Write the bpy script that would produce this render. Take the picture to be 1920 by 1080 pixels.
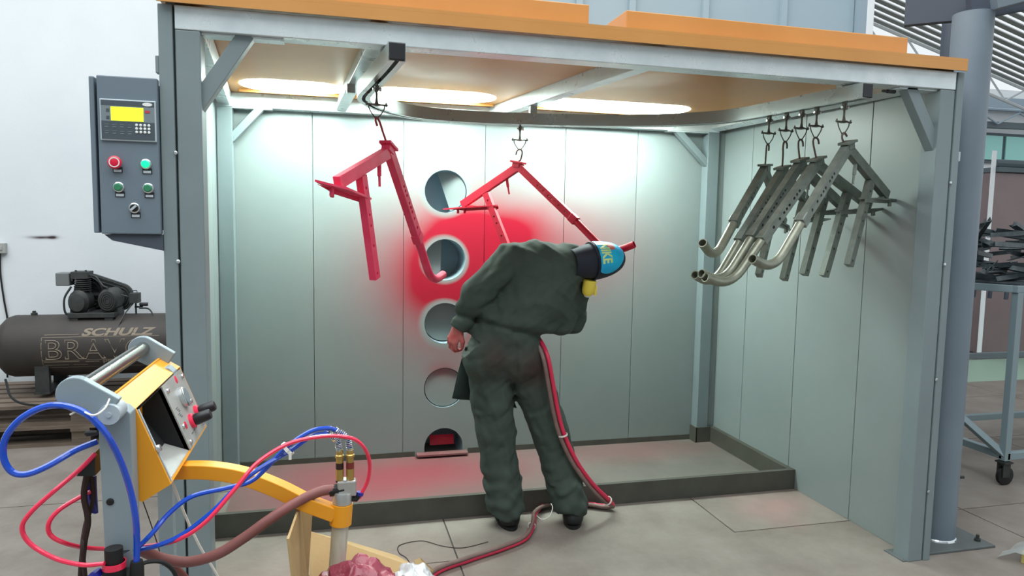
import bpy, bmesh, math, random
import numpy as np
from mathutils import Vector, Matrix, Euler

random.seed(7)
SC = bpy.context.scene
COL = SC.collection
for o in list(bpy.data.objects):
    bpy.data.objects.remove(o, do_unlink=True)

# ------------------------------------------------------------------ camera
cam_d = bpy.data.cameras.new('camera')
cam = bpy.data.objects.new('camera', cam_d)
COL.objects.link(cam)
cam_d.sensor_width = 36.0
cam_d.lens = 36.0 * 1320.57 / 1920.0
cam_d.clip_start = 0.02
cam_d.clip_end = 200
_r = Vector((0.96929837, -0.24527866, 0.01729321))
_u = Vector((0.00522765, 0.09087043, 0.995849))
_f = Vector((0.24583195, 0.96518441, -0.08936279))
cam.matrix_world = Matrix(((_r.x, _u.x, -_f.x, 0.5287), (_r.y, _u.y, -_f.y, -2.7113),
                           (_r.z, _u.z, -_f.z, 1.6), (0, 0, 0, 1)))
SC.camera = cam

# ------------------------------------------------------------------ world, large lights, exposure
W = bpy.data.worlds.new('world'); SC.world = W
W.use_nodes = True
_bg = W.node_tree.nodes['Background']
_bg.inputs['Color'].default_value = (0.90, 0.96, 1.0, 1)
_bg.inputs['Strength'].default_value = 0.50

def area_light(name, loc, target, sx, sy, power, col):
    d = bpy.data.lights.new(name, 'AREA'); d.shape = 'RECTANGLE'
    d.size = sx; d.size_y = sy; d.energy = power; d.color = col
    o = bpy.data.objects.new(name, d); COL.objects.link(o)
    o.location = loc
    d_ = Vector(target) - Vector(loc)
    o.rotation_euler = (0, 0, 0) if d_.x == 0 and d_.y == 0 else d_.to_track_quat('-Z', 'Y').to_euler()
    return o
# daylight through the strip roof that continues over the booth, at roof height
area_light('roof_skylight_offscreen', (-0.7, -1.3, 6.45), (-0.7, -1.3, 0), 9.5, 8.6, 560, (0.94, 0.98, 1.0))

SC.view_settings.view_transform = 'Standard'
SC.view_settings.look = 'None'
SC.view_settings.gamma = 1.0
SC.view_settings.use_curve_mapping = False
SC.view_settings.exposure = 0.95

# ------------------------------------------------------------------ materials
def lin(c):
    return tuple((x / 255.0) / 12.92 if x / 255.0 <= 0.04045 else ((x / 255.0 + 0.055) / 1.055) ** 2.4 for x in c)

MATS = {}
def mat(name, col, rough=0.5, metal=0.0, col2=None, nscale=6.0, nmix=0.5, bump=0.0, bscale=40.0, emit=0.0,
        stretch=None, coat=0.0, alpha=None, trans=0.0, rvar=0.0):
    m = bpy.data.materials.new(name); m.use_nodes = True
    nt = m.node_tree; N = nt.nodes; L = nt.links
    b = N['Principled BSDF']
    c = lin(col) + (1,)
    b.inputs['Base Color'].default_value = c
    b.inputs['Roughness'].default_value = rough
    b.inputs['Metallic'].default_value = metal
    b.inputs['Coat Weight'].default_value = coat
    if trans: b.inputs['Transmission Weight'].default_value = trans
    if alpha is not None: b.inputs['Alpha'].default_value = alpha
    tc = N.new('ShaderNodeTexCoord'); mp = N.new('ShaderNodeMapping')
    L.new(tc.outputs['Object'], mp.inputs['Vector'])
    if stretch: mp.inputs['Scale'].default_value = stretch
    if col2 is not None or rvar:
        n = N.new('ShaderNodeTexNoise'); n.inputs['Scale'].default_value = nscale
        n.inputs['Detail'].default_value = 6; n.inputs['Roughness'].default_value = 0.6
        L.new(mp.outputs['Vector'], n.inputs['Vector'])
        cr = N.new('ShaderNodeValToRGB')
        cr.color_ramp.elements[0].position = 0.5 - 0.25 * (1.2 - nmix)
        cr.color_ramp.elements[1].position = 0.5 + 0.25 * (1.2 - nmix)
        L.new(n.outputs['Fac'], cr.inputs['Fac'])
        if col2 is not None:
            mx = N.new('ShaderNodeMix'); mx.data_type = 'RGBA'
            L.new(cr.outputs['Color'], mx.inputs[0])
            mx.inputs[6].default_value = c; mx.inputs[7].default_value = lin(col2) + (1,)
            L.new(mx.outputs[2], b.inputs['Base Color'])
        if rvar:
            mr = N.new('ShaderNodeMapRange'); L.new(n.outputs['Fac'], mr.inputs['Value'])
            mr.inputs['To Min'].default_value = max(0.02, rough - rvar); mr.inputs['To Max'].default_value = min(1, rough + rvar)
            L.new(mr.outputs['Result'], b.inputs['Roughness'])
    if bump:
        n2 = N.new('ShaderNodeTexNoise'); n2.inputs['Scale'].default_value = bscale; n2.inputs['Detail'].default_value = 4
        L.new(mp.outputs['Vector'], n2.inputs['Vector'])
        bp = N.new('ShaderNodeBump'); bp.inputs['Strength'].default_value = bump; bp.inputs['Distance'].default_value = 0.01
        L.new(n2.outputs['Fac'], bp.inputs['Height']); L.new(bp.outputs['Normal'], b.inputs['Normal'])
    if emit:
        b.inputs['Emission Color'].default_value = c; b.inputs['Emission Strength'].default_value = emit
    if name == 'roof_under': b.inputs['Specular IOR Level'].default_value = 0.2
    MATS[name] = m
    return m

def overlay(name, col, blobs, space='Generated', warp=0.08, wscale=3.0, gain=1.0):
    """mix a stain colour into a material; blobs are soft spots in world metres (c, radii, strength), strength<0 keeps clean"""
    m = MATS[name]; nt = m.node_tree; N = nt.nodes; L = nt.links
    b = N['Principled BSDF']
    geo = N.new('ShaderNodeNewGeometry')
    nz = N.new('ShaderNodeTexNoise'); nz.inputs['Scale'].default_value = wscale; nz.inputs['Detail'].default_value = 3
    L.new(geo.outputs['Position'], nz.inputs['Vector'])
    sb = N.new('ShaderNodeVectorMath'); sb.operation = 'SUBTRACT'; L.new(nz.outputs['Color'], sb.inputs[0]); sb.inputs[1].default_value = (.5, .5, .5)
    sc = N.new('ShaderNodeVectorMath'); sc.operation = 'SCALE'; L.new(sb.outputs[0], sc.inputs[0]); sc.inputs['Scale'].default_value = warp
    ad = N.new('ShaderNodeVectorMath'); ad.operation = 'ADD'; L.new(geo.outputs['Position'], ad.inputs[0]); L.new(sc.outputs[0], ad.inputs[1])
    acc = None
    for c, r, s in blobs:
        d = N.new('ShaderNodeVectorMath'); d.operation = 'SUBTRACT'; L.new((geo.outputs['Position'] if s < 0 else ad.outputs[0]), d.inputs[0]); d.inputs[1].default_value = c
        e = N.new('ShaderNodeVectorMath'); e.operation = 'DIVIDE'; L.new(d.outputs[0], e.inputs[0]); e.inputs[1].default_value = r
        q = N.new('ShaderNodeVectorMath'); q.operation = 'DOT_PRODUCT'; L.new(e.outputs[0], q.inputs[0]); L.new(e.outputs[0], q.inputs[1])
        if s < 0:                       # clean ring: 1 inside, falls to 0 outside quickly
            mr = N.new('ShaderNodeMapRange'); mr.interpolation_type = 'SMOOTHSTEP'
            L.new(q.outputs['Value'], mr.inputs['Value'])
            mr.inputs['From Min'].default_value = 0.75; mr.inputs['From Max'].default_value = 1.45
            mr.inputs['To Min'].default_value = 1 + s; mr.inputs['To Max'].default_value = 1
            v = mr.outputs['Result']
            mu = N.new('ShaderNodeMath'); mu.operation = 'MULTIPLY'; L.new(acc, mu.inputs[0]); L.new(v, mu.inputs[1]); acc = mu.outputs[0]
            continue
        ng = N.new('ShaderNodeMath'); ng.operation = 'MULTIPLY'; L.new(q.outputs['Value'], ng.inputs[0]); ng.inputs[1].default_value = -1
        ex = N.new('ShaderNodeMath'); ex.operation = 'EXPONENT'; L.new(ng.outputs[0], ex.inputs[0])
        ms = N.new('ShaderNodeMath'); ms.operation = 'MULTIPLY'; L.new(ex.outputs[0], ms.inputs[0]); ms.inputs[1].default_value = s * gain
        if acc is None: acc = ms.outputs[0]
        else:
            a2 = N.new('ShaderNodeMath'); a2.operation = 'ADD'; L.new(acc, a2.inputs[0]); L.new(ms.outputs[0], a2.inputs[1]); acc = a2.outputs[0]
    cl = N.new('ShaderNodeClamp'); L.new(acc, cl.inputs['Value'])
    mx = N.new('ShaderNodeMix'); mx.data_type = 'RGBA'; L.new(cl.outputs[0], mx.inputs[0])
    src = b.inputs['Base Color'].links
    if src: L.new(src[0].from_socket, mx.inputs[6])
    else: mx.inputs[6].default_value = b.inputs['Base Color'].default_value
    mx.inputs[7].default_value = lin(col) + (1,)
    L.new(mx.outputs[2], b.inputs['Base Color'])

mat('concrete', (144, 137, 129), 0.58, col2=(106, 97, 89), nscale=3.2, nmix=0.0, bump=0.2, bscale=30)
mat('hall_wall', (150, 156, 158), 0.85)
mat('joint', (70, 66, 62), 0.9)
mat('white_wall', (214, 219, 222), 0.85, col2=(206, 212, 216), nscale=1.2, bump=0.05, bscale=60)
mat('grey_paint', (124, 137, 140), 0.42, col2=(117, 130, 133), nscale=3, bump=0.02, bscale=120)
mat('panel_paint', (134, 144, 143), 0.38, col2=(128, 138, 137), nscale=1.5)
mat('hole_panel_paint', (134, 144, 143), 0.42, col2=(128, 138, 137), nscale=1.5)
mat('galvanised', (226, 234, 236), 0.3, 0.3, col2=(200, 212, 216), nscale=9, nmix=0.2, bump=0.03, bscale=60, rvar=0.12)
mat('rail_steel', (172, 178, 176), 0.28, 0.6, col2=(160, 166, 164), nscale=4, nmix=0.2, rvar=0.05)
mat('orange_roof', (204, 146, 80), 0.34, col2=(194, 136, 72), nscale=2)
mat('roof_under', (204, 146, 80), 0.38, col2=(194, 136, 72), nscale=2)
mat('black_plastic', (22, 24, 28), 0.45)
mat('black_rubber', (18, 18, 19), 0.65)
mat('tray_steel', (118, 114, 108), 0.5, 0.15, col2=(104, 99, 93), nscale=2.5, bump=0.05, bscale=30)
mat('tray_rim', (84, 84, 76), 0.6, 0.1, col2=(70, 69, 62), nscale=5, nmix=0.3)
mat('lamp_lens', (236, 255, 248), 0.5, emit=24.0)
mat('pink_frame', (226, 42, 84), 0.45, col2=(236, 66, 104), nscale=12)
mat('red_frame', (206, 16, 52), 0.45, col2=(190, 12, 46), nscale=12)
mat('bare_steel', (132, 140, 132), 0.36, 0.35, col2=(98, 106, 99), nscale=18, nmix=0.2, rvar=0.12)
mat('bare_tube', (146, 150, 134), 0.34, 0.45, col2=(116, 119, 104), nscale=22, nmix=0.2)
mat('hanger_steel', (70, 68, 62), 0.45, 0.6, col2=(110, 108, 100), nscale=40)
mat('hook_red', (186, 52, 56), 0.55, col2=(150, 40, 44), nscale=30)
mat('hook_grey', (86, 82, 76), 0.5, 0.4, col2=(112, 92, 84), nscale=30)
mat('panel_grey', (108, 122, 133), 0.5, col2=(102, 116, 127), nscale=4)
mat('unit_dark', (70, 80, 88), 0.45)
mat('unit_mid', (118, 130, 136), 0.5)
mat('unit_frame', (176, 188, 194), 0.4)
mat('screen', (214, 228, 40), 0.4, emit=0.75)
mat('key_white', (226, 230, 226), 0.5)
mat('key_red', (190, 60, 70), 0.5)
mat('button_red', (216, 26, 62), 0.3)
mat('button_lit', (16, 226, 150), 0.3, emit=0.55)
mat('button_green', (52, 128, 92), 0.35)
mat('chrome', (214, 220, 222), 0.18, 0.9)
mat('tag_black', (28, 32, 36), 0.6)
mat('tag_plate', (186, 194, 200), 0.5)
mat('tank', (62, 56, 52), 0.6, col2=(46, 42, 40), nscale=4, nmix=0.3)
mat('dusty_metal', (44, 48, 48), 0.6, 0.2, col2=(62, 64, 62), nscale=14)
mat('filter_grey', (104, 108, 108), 0.6)
mat('tank_print', (132, 120, 104), 0.7)
mat('pallet_wood', (120, 106, 92), 0.8, col2=(96, 84, 74), nscale=5, stretch=(1, 8, 8), bump=0.15, bscale=30)
mat('cart_grey', (142, 156, 162), 0.42, col2=(135, 149, 155), nscale=4)
mat('cart_orange', (238, 164, 36), 0.4, col2=(230, 152, 30), nscale=3)
mat('plate_white', (172, 175, 171), 0.45, col2=(138, 138, 134), nscale=7, nmix=0.1)
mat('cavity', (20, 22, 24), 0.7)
mat('steel_bar', (150, 152, 148), 0.22, 0.85, col2=(110, 110, 104), nscale=5, stretch=(12, 1, 12), nmix=0.3)
mat('brass', (188, 160, 92), 0.3, 0.75)
mat('aluminium', (202, 204, 202), 0.3, 0.7, col2=(180, 180, 176), nscale=6)
mat('fitting_dark', (46, 18, 16), 0.45)
mat('fitting_red', (120, 44, 40), 0.45)
mat('tube_blue', (10, 72, 190), 0.22, coat=0.5)
mat('tube_navy', (26, 34, 150), 0.3, coat=0.3)
mat('tube_red', (240, 44, 82), 0.28, coat=0.4)
mat('hose_brown', (138, 84, 80), 0.55, col2=(120, 72, 68), nscale=12)
mat('hose_grey', (112, 84, 78), 0.6, col2=(130, 110, 104), nscale=9)
mat('hose_red', (214, 32, 72), 0.42, col2=(196, 48, 78), nscale=9)
mat('cable_brown', (44, 26, 22), 0.6)
mat('tie_white', (226, 224, 216), 0.5)
mat('cardboard', (176, 150, 104), 0.85, col2=(164, 136, 92), nscale=5, bump=0.06, bscale=60)
mat('pink_bag', (158, 78, 92), 0.25, col2=(128, 42, 62), nscale=14, nmix=0.2, bump=0.6, bscale=30)
mat('white_bag', (196, 198, 198), 0.22, col2=(160, 162, 164), nscale=10, bump=0.6, bscale=25)
mat('lance_glass', (206, 204, 188), 0.3, 0.2, col2=(170, 164, 146), nscale=7, stretch=(6, 6, 1), nmix=0.2)
mat('coverall', (64, 77, 69), 0.85, col2=(53, 64, 58), nscale=7, bump=0.35, bscale=14)
mat('apron', (40, 54, 50), 0.85)
mat('boot', (20, 21, 22), 0.55)
mat('skin', (186, 76, 76), 0.55, col2=(192, 110, 102), nscale=30)
mat('cap_navy', (24, 30, 46), 0.7)
mat('cap_cyan', (0, 196, 236), 0.4, col2=(0, 164, 220), nscale=10)
mat('cap_print', (178, 224, 70), 0.5, col2=(226, 244, 180), nscale=20)
mat('mask_yellow', (240, 216, 80), 0.5)
mat('mask_grey', (170, 172, 170), 0.5)
mat('column_paint', (116, 130, 141), 0.45, col2=(108, 121, 132), nscale=2.5)
mat('dark_beam', (66, 74, 86), 0.6)
mat('housing_paint', (158, 178, 188), 0.35, col2=(150, 171, 182), nscale=1)
mat('roof_sheet', (150, 154, 150), 0.6)
mat('roof_rib', (232, 236, 234), 0.6)
mat('far_white', (232, 236, 238), 0.8)
mat('far_grey', (146, 164, 176), 0.6)
mat('far_dark', (84, 98, 104), 0.6)
mat('window_teal', (150, 214, 206), 0.2)
mat('oven_brown', (132, 116, 116), 0.32, 0.25, col2=(118, 102, 102), nscale=1.2)
mat('rack_paint', (132, 150, 156), 0.45)
mat('scrap', (58, 66, 70), 0.4, 0.5, col2=(92, 102, 106), nscale=10)
mat('pine', (196, 182, 112), 0.7, col2=(180, 164, 96), nscale=4, stretch=(1, 10, 10))
mat('film', (214, 224, 222), 0.2, alpha=0.45)
mat('base_steel', (100, 106, 106), 0.55, 0.1, col2=(86, 90, 90), nscale=6)
mat('floor_green', (150, 176, 158), 0.5)

# powder that has settled on the booth
_P = [((1.36, 2.012, 1.28), (0.33, 1, 0.34), 1.5), ((1.62, 2.012, 1.55), (0.38, 1, 0.21), 0.95), ((2.2, 2.012, 1.42), (0.5, 1, 0.36), 0.42),
      ((1.0, 2.012, 1.2), (0.42, 1, 0.45), 0.42), ((1.5, 2.012, 0.72), (0.5, 1, 0.22), 0.22), ((1.25, 2.012, 0.60), (0.10, 1, 0.05), 0.3)]
_H = [((1.263, 2.012, z), (0.162, 1, 0.162), -0.93) for z in (1.815, 1.357, 0.924)]
overlay('panel_paint', (158, 17, 42), [p for p in _P], warp=0.10)
overlay('hole_panel_paint', (158, 17, 42), _P + _H, warp=0.10)
overlay('tray_steel', (150, 70, 78), [((0.55, 1.45, 0), (0.75, 0.7, 1), 0.55), ((1.2, 1.7, 0), (0.7, 0.35, 1), 0.65), ((2.6, 1.85, 0), (0.7, 0.18, 1), 0.3)], warp=0.3)
overlay('concrete', (172, 130, 126), [((0.45, 0.25, 0), (0.6, 0.5, 1), 0.4), ((3.0, 0.75, 0), (0.22, 0.2, 1), 0.5)], warp=0.4)
overlay('white_wall', (60, 44, 48), [((-1.70, 3.55, 1.437), (0.085, 1, 0.012), 1.0), ((-1.62, 3.55, 1.437), (0.03, 1, 0.014), 0.9)], warp=0.02)
overlay('coverall', (62, 46, 42), [((1.53, 0.72, 0.86), (0.11, 0.25, 0.10), 1.0), ((1.32, 0.72, 0.93), (0.07, 0.25, 0.09), 0.7)], warp=0.1)

# ------------------------------------------------------------------ mesh builder
V = Vector
class MB:
    def __init__(s): s.v = []; s.f = []; s.m = []; s.cur = 0
    def add(s, vs, fs):
        o = len(s.v); s.v += [tuple(v) for v in vs]; s.f += [tuple(i + o for i in f) for f in fs]; s.m += [s.cur] * len(fs)
    def box(s, c, d, rot=None):
        hx, hy, hz = d[0] / 2, d[1] / 2, d[2] / 2
        R = rot.to_matrix() if rot is not None and not isinstance(rot, Matrix) else rot
        vs = []
        for z in (-hz, hz):
            for x, y in ((-hx, -hy), (hx, -hy), (hx, hy), (-hx, hy)):
                p = V((x, y, z)); p = (R @ p) if R is not None else p
                vs.append(p + V(c))
        s.add(vs, [(3, 2, 1, 0), (4, 5, 6, 7), (0, 1, 5, 4), (1, 2, 6, 5), (2, 3, 7, 6), (3, 0, 4, 7)]); return s
    def ab(s, a, b):
        return s.box([(a[i] + b[i]) / 2 for i in range(3)], [abs(b[i] - a[i]) for i in range(3)])
    def bar(s, p, q, w, t, side=(0, 1, 0)):
        p, q = V(p), V(q); d = (q - p).normalized(); sd = V(side); sd = (sd - d * sd.dot(d)).normalized(); up = sd.cross(d)
        vs = []
        for e in (p, q):
            for a, b in ((-1, -1), (1, -1), (1, 1), (-1, 1)): vs.append(e + up * (a * w / 2) + sd * (b * t / 2))
        s.add(vs, [(3, 2, 1, 0), (4, 5, 6, 7), (0, 1, 5, 4), (1, 2, 6, 5), (2, 3, 7, 6), (3, 0, 4, 7)]); return s
    def cyl(s, p, q, r0, r1=None, n=16, cap=True):
        r1 = r0 if r1 is None else r1
        p, q = V(p), V(q); d = (q - p).normalized(); a = d.orthogonal().normalized(); b = d.cross(a)
        vs = []
        for e, r in ((p, r0), (q, r1)):
            for i in range(n):
                t = 2 * math.pi * i / n; vs.append(e + a * (r * math.cos(t)) + b * (r * math.sin(t)))
        fs = [(i, (i + 1) % n, n + (i + 1) % n, n + i) for i in range(n)]
        if cap: fs += [tuple(range(n))[::-1], tuple(range(n, 2 * n))]
        s.add(vs, fs); return s
    def lathe(s, o, ax, prof, n=20, cap=True):
        o = V(o); d = V(ax).normalized(); a = d.orthogonal().normalized(); b = d.cross(a); vs = []; fs = []
        for t, r in prof:
            for i in range(n):
                k = 2 * math.pi * i / n; vs.append(o + d * t + a * (r * math.cos(k)) + b * (r * math.sin(k)))
        for j in range(len(prof) - 1):
            for i in range(n):
                fs.append((j * n + i, j * n + (i + 1) % n, (j + 1) * n + (i + 1) % n, (j + 1) * n + i))
        if cap: fs += [tuple(range(n))[::-1], tuple(range((len(prof) - 1) * n, len(prof) * n))]
        s.add(vs, fs); return s
    def tube(s, pts, r, n=8, cap=True):
        pts = [V(p) for p in pts]; vs = []; fs = []; N = len(pts)
        t0 = (pts[1] - pts[0]).normalized(); a = t0.orthogonal().normalized()
        for j, p in enumerate(pts):
            t = (pts[min(j + 1, N - 1)] - pts[max(j - 1, 0)]).normalized()
            a = (a - t * a.dot(t)).normalized(); b = t.cross(a)
            rr = r[j] if isinstance(r, (list, tuple)) else r
            for i in range(n):
                k = 2 * math.pi * i / n; vs.append(p + a * (rr * math.cos(k)) + b * (rr * math.sin(k)))
        for j in range(N - 1):
            for i in range(n): fs.append((j * n + i, j * n + (i + 1) % n, (j + 1) * n + (i + 1) % n, (j + 1) * n + i))
        if cap: fs += [tuple(range(n))[::-1], tuple(range((N - 1) * n, N * n))]
        s.add(vs, fs); return s
    def sweep(s, prof, path, up=(0, 0, 1), cap=True):
        up = V(up); n = len(prof); vs = []; fs = []; N = len(path); path = [V(p) for p in path]
        for j, p in enumerate(path):
            t = (path[min(j + 1, N - 1)] - path[max(j - 1, 0)]).normalized(); sd = t.cross(up).normalized(); u2 = sd.cross(t)
            for x, z in prof: vs.append(p + sd * x + u2 * z)
        for j in range(N - 1):
            for i in range(n): fs.append((j * n + i, j * n + (i + 1) % n, (j + 1) * n + (i + 1) % n, (j + 1) * n + i))
        if cap: fs += [tuple(range(n))[::-1], tuple(range((N - 1) * n, N * n))]
        s.add(vs, fs); return s
    def prism(s, poly, vec):
        n = len(poly); vec = V(vec); vs = [V(p) for p in poly] + [V(p) + vec for p in poly]
        s.add(vs, [tuple(range(n))[::-1], tuple(range(n, 2 * n))] + [(i, (i + 1) % n, n + (i + 1) % n, n + i) for i in range(n)]); return s
    def quad(s, *p): s.add(p, [tuple(range(len(p)))]); return s
    def ell(s, c, r, rot=None, nu=20, nv=12):
        c = V(c); R = rot if rot is not None else Matrix.Identity(3); vs = []; fs = []
        for j in range(nv + 1):
            ph = math.pi * j / nv
            for i in range(nu):
                k = 2 * math.pi * i / nu
                vs.append(c + R @ V((r[0] * math.sin(ph) * math.cos(k), r[1] * math.sin(ph) * math.sin(k), r[2] * math.cos(ph))))
        for j in range(nv):
            for i in range(nu): fs.append((j * nu + i, (j + 1) * nu + i, (j + 1) * nu + (i + 1) % nu, j * nu + (i + 1) % nu))
        s.add(vs, fs); return s
    def holed(s, x0, x1, z0, z1, cx, cz, r, y, n=32, to3=None):
        """flat rectangle (x,z) at depth y with a round hole; to3 maps (x,z,y) to 3d"""
        to3 = to3 or (lambda x, z, yy: (x, yy, z))
        ang = [2 * math.pi * i / n for i in range(n)]
        for X, Z in ((x0, z0), (x1, z0), (x1, z1), (x0, z1)): ang.append(math.atan2(Z - cz, X - cx) % (2 * math.pi))
        ang = sorted(set(round(a, 6) for a in ang)); m = len(ang); vs = []
        for a in ang:
            c, q = math.cos(a), math.sin(a)
            tx = ((x1 - cx) / c if c > 1e-9 else (x0 - cx) / c if c < -1e-9 else 1e9)
            tz = ((z1 - cz) / q if q > 1e-9 else (z0 - cz) / q if q < -1e-9 else 1e9)
            t = min(tx, tz); vs.append(to3(cx + r * c, cz + r * q, y)); vs.append(to3(cx + t * c, cz + t * q, y))
        s.add(vs, [(2 * i, 2 * i + 1, 2 * ((i + 1) % m) + 1, 2 * ((i + 1) % m)) for i in range(m)]); return s
    def build(s, name, mats, parent=None, smooth=False, bevel=0.0, seg=2, ang=40):
        me = bpy.data.meshes.new(name)
        base = V(parent.matrix_world.translation) if parent is not None else V((0, 0, 0))
        if parent is not None and parent.get('_org') is not None: base = V(parent['_org'])
        me.from_pydata([V(v) - base for v in s.v], [], s.f)
        for mm in (mats if isinstance(mats, (list, tuple)) else [mats]): me.materials.append(MATS[mm])
        if any(s.m): me.polygons.foreach_set('material_index', s.m)
        bm = bmesh.new(); bm.from_mesh(me); bmesh.ops.recalc_face_normals(bm, faces=bm.faces); bm.to_mesh(me); bm.free()
        if smooth:
            me.polygons.foreach_set('use_smooth', [True] * len(me.polygons))
            try: me.set_sharp_from_angle(angle=math.radians(ang))
            except Exception: pass
        o = bpy.data.objects.new(name, me); COL.objects.link(o)
        if bevel:
            md = o.modifiers.new('bevel', 'BEVEL'); md.width = bevel; md.segments = seg; md.limit_method = 'ANGLE'; md.angle_limit = math.radians(35)
            md.harden_normals = False
        if parent is not None:
            o.parent = parent
            o['_org'] = tuple(base)
        return o

def center_origin(o):
    """put a top-level mesh's origin at its base"""
    me = o.data; co = np.empty(len(me.vertices) * 3); me.vertices.foreach_get('co', co); co = co.reshape(-1, 3)
    c = np.array([(co[:, 0].min() + co[:, 0].max()) / 2, (co[:, 1].min() + co[:, 1].max()) / 2, co[:, 2].min()])
    co -= c; me.vertices.foreach_set('co', co.ravel()); o.location = c
    return o
def tag(o, label, cat=None, group=None, kind=None):
    if label: o['label'] = label
    if cat: o['category'] = cat
    if group: o['group'] = group
    if kind: o['kind'] = kind
    return o
def thing(name, loc, label, cat, group=None, kind=None):
    o = bpy.data.objects.new(name, None); COL.objects.link(o); o.location = loc; o['_org'] = tuple(loc); o.empty_display_size = 0.1
    return tag(o, label, cat, group, kind)
def structure(o): o['kind'] = 'structure'; return o
def copy_tree(root, loc=None, rot=None):
    r = root.copy(); COL.objects.link(r)
    if loc is not None: r.location = loc
    if rot is not None: r.rotation_euler = rot
    for ch in root.children:
        c = ch.copy(); COL.objects.link(c); c.parent = r
        for g in ch.children:
            d = g.copy(); COL.objects.link(d); d.parent = c
    return r
def spline(pts, n=10):
    """Catmull-Rom through points"""
    P = [V(p) for p in pts]; P = [P[0] * 2 - P[1]] + P + [P[-1] * 2 - P[-2]]; out = []
    for i in range(1, len(P) - 2):
        a, b, c, d = P[i - 1], P[i], P[i + 1], P[i + 2]
        for k in range(n):
            t = k / n
            out.append(0.5 * ((2 * b) + (c - a) * t + (2 * a - 5 * b + 4 * c - d) * t * t + (3 * b - a - 3 * c + d) * t ** 3))
    out.append(P[-2]); return out
def text_mesh(txt, size, outline=0.0, bold=0.0, wrap=None):
    """lettering as flat mesh data: list of verts (x, y), faces"""
    cu = bpy.data.curves.new('lettering', 'FONT'); cu.body = txt; cu.size = size; cu.align_x = 'LEFT'; cu.offset = bold
    if outline: cu.fill_mode = 'NONE'; cu.bevel_depth = outline; cu.bevel_resolution = 0
    o = bpy.data.objects.new('lettering', cu); COL.objects.link(o)
    dg = bpy.context.evaluated_depsgraph_get(); dg.update()
    me = bpy.data.meshes.new_from_object(o.evaluated_get(dg))
    vs = [tuple(v.co) for v in me.vertices]; fs = [tuple(p.vertices) for p in me.polygons]
    bpy.data.objects.remove(o, do_unlink=True); bpy.data.curves.remove(cu); bpy.data.meshes.remove(me)
    return vs, fs

# ================================================================== THE SETTING
fl = structure(MB().ab((-9, -7, -0.06), (24, 16, -0.006)).build('floor', 'joint'))
tag(fl, 'worn grey concrete floor of square slabs')
SX, SY, X0, Y0 = 1.48, 1.13, 1.10, 0.48
slab_me = None
for i in range(-6, 9):
    for j in range(-5, 6):
        x, y = X0 + i * SX, Y0 + j * SY
        if (i, j) in ((0, 0), (0, -1), (1, -1)): continue
        if slab_me is None:
            s = MB().ab((-SX / 2 + 0.004, -SY / 2 + 0.004, -0.006), (SX / 2 - 0.004, SY / 2 - 0.004, 0)).build('floor_slab', 'concrete', fl); slab_me = s.data
        else:
            s = bpy.data.objects.new('floor_slab', slab_me); COL.objects.link(s); s.parent = fl
        s.location = (x + SX / 2, y + SY / 2, 0)
_g = .004; _x0, _x1, _x2, _ya, _yb, _yc = X0 + _g, X0 + SX - _g, X0 + 2 * SX - _g, Y0 - SY + _g, Y0 - _g, Y0 + SY - _g
MB().prism([(_x0, _ya, -.006), (_x2, _ya, -.006), (_x2, _yb, -.006), (_x1, _yb, -.006), (_x1, _yc, -.006), (_x0, _yc, -.006)], (0, 0, .006)).build('floor_slab', 'concrete', fl)
far = MB().ab((X0 - 6 * SX, Y0 + 6 * SY + 0.004, -0.006), (24, 16, 0)).build('floor_screed', 'concrete', fl)
far2 = MB().ab((X0 + 9 * SX + .004, -7, -0.006), (24, Y0 + 6 * SY - .004, 0)).build('floor_screed', 'concrete', fl)

wb = structure(MB().ab((-9, 3.6, -0.006), (0.6, 3.8, 6.5)).build('wall_back', 'white_wall'))
structure(MB().ab((-6.2, -6.0, -0.006), (-6.0, 3.6, 6.5)).build('wall_left', 'hall_wall'))  # unseen hall wall; it and the front wall are added to block low sky light
structure(MB().ab((-6.2, -6.2, -0.006), (7.0, -6.0, 6.5)).build('wall_front', 'hall_wall'))
structure(MB().ab((-6.2, -6.2, 6.501), (4.55, 3.8, 6.6)).build('ceiling_blocker', 'hall_wall'))  # unseen flat sheet overhead, added to block light from the sky
wf = structure(MB().ab((3.5, 9.0, -0.006), (23, 9.2, 4.5)).build('wall_far', 'far_white'))

# corrugated roof seen over the booth, sloping down to the right
rz = lambda x: 6.30 - 0.265 * x
RY0, RY1 = 2.7, 5.45
m = MB()
for x in (5.2, 7.4, 9.6, 11.8): m.bar((x, RY0, rz(x) + .06), (x, RY1, rz(x) + .06), .07, .05)
ce = structure(m.build('ceiling_slope', 'roof_sheet')); tag(ce, 'sloping hall roof of sheet strips with daylight between them')
rib = None; y = RY0 + 0.06
while y < RY1 - 0.05:
    if rib is None:
        o = MB().prism([(4.6, -0.041, rz(4.6)), (4.6, 0.041, rz(4.6)), (4.6, 0.03, rz(4.6) + 0.02), (4.6, -0.03, rz(4.6) + 0.02)], (8.9, 0, rz(13.5) - rz(4.6))).build('roof_strip', 'roof_sheet', ce); rib = o.data
    else:
        o = bpy.data.objects.new('roof_strip', rib); COL.objects.link(o); o.parent = ce
    o.location = (0, y, 0); y += 0.142
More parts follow.
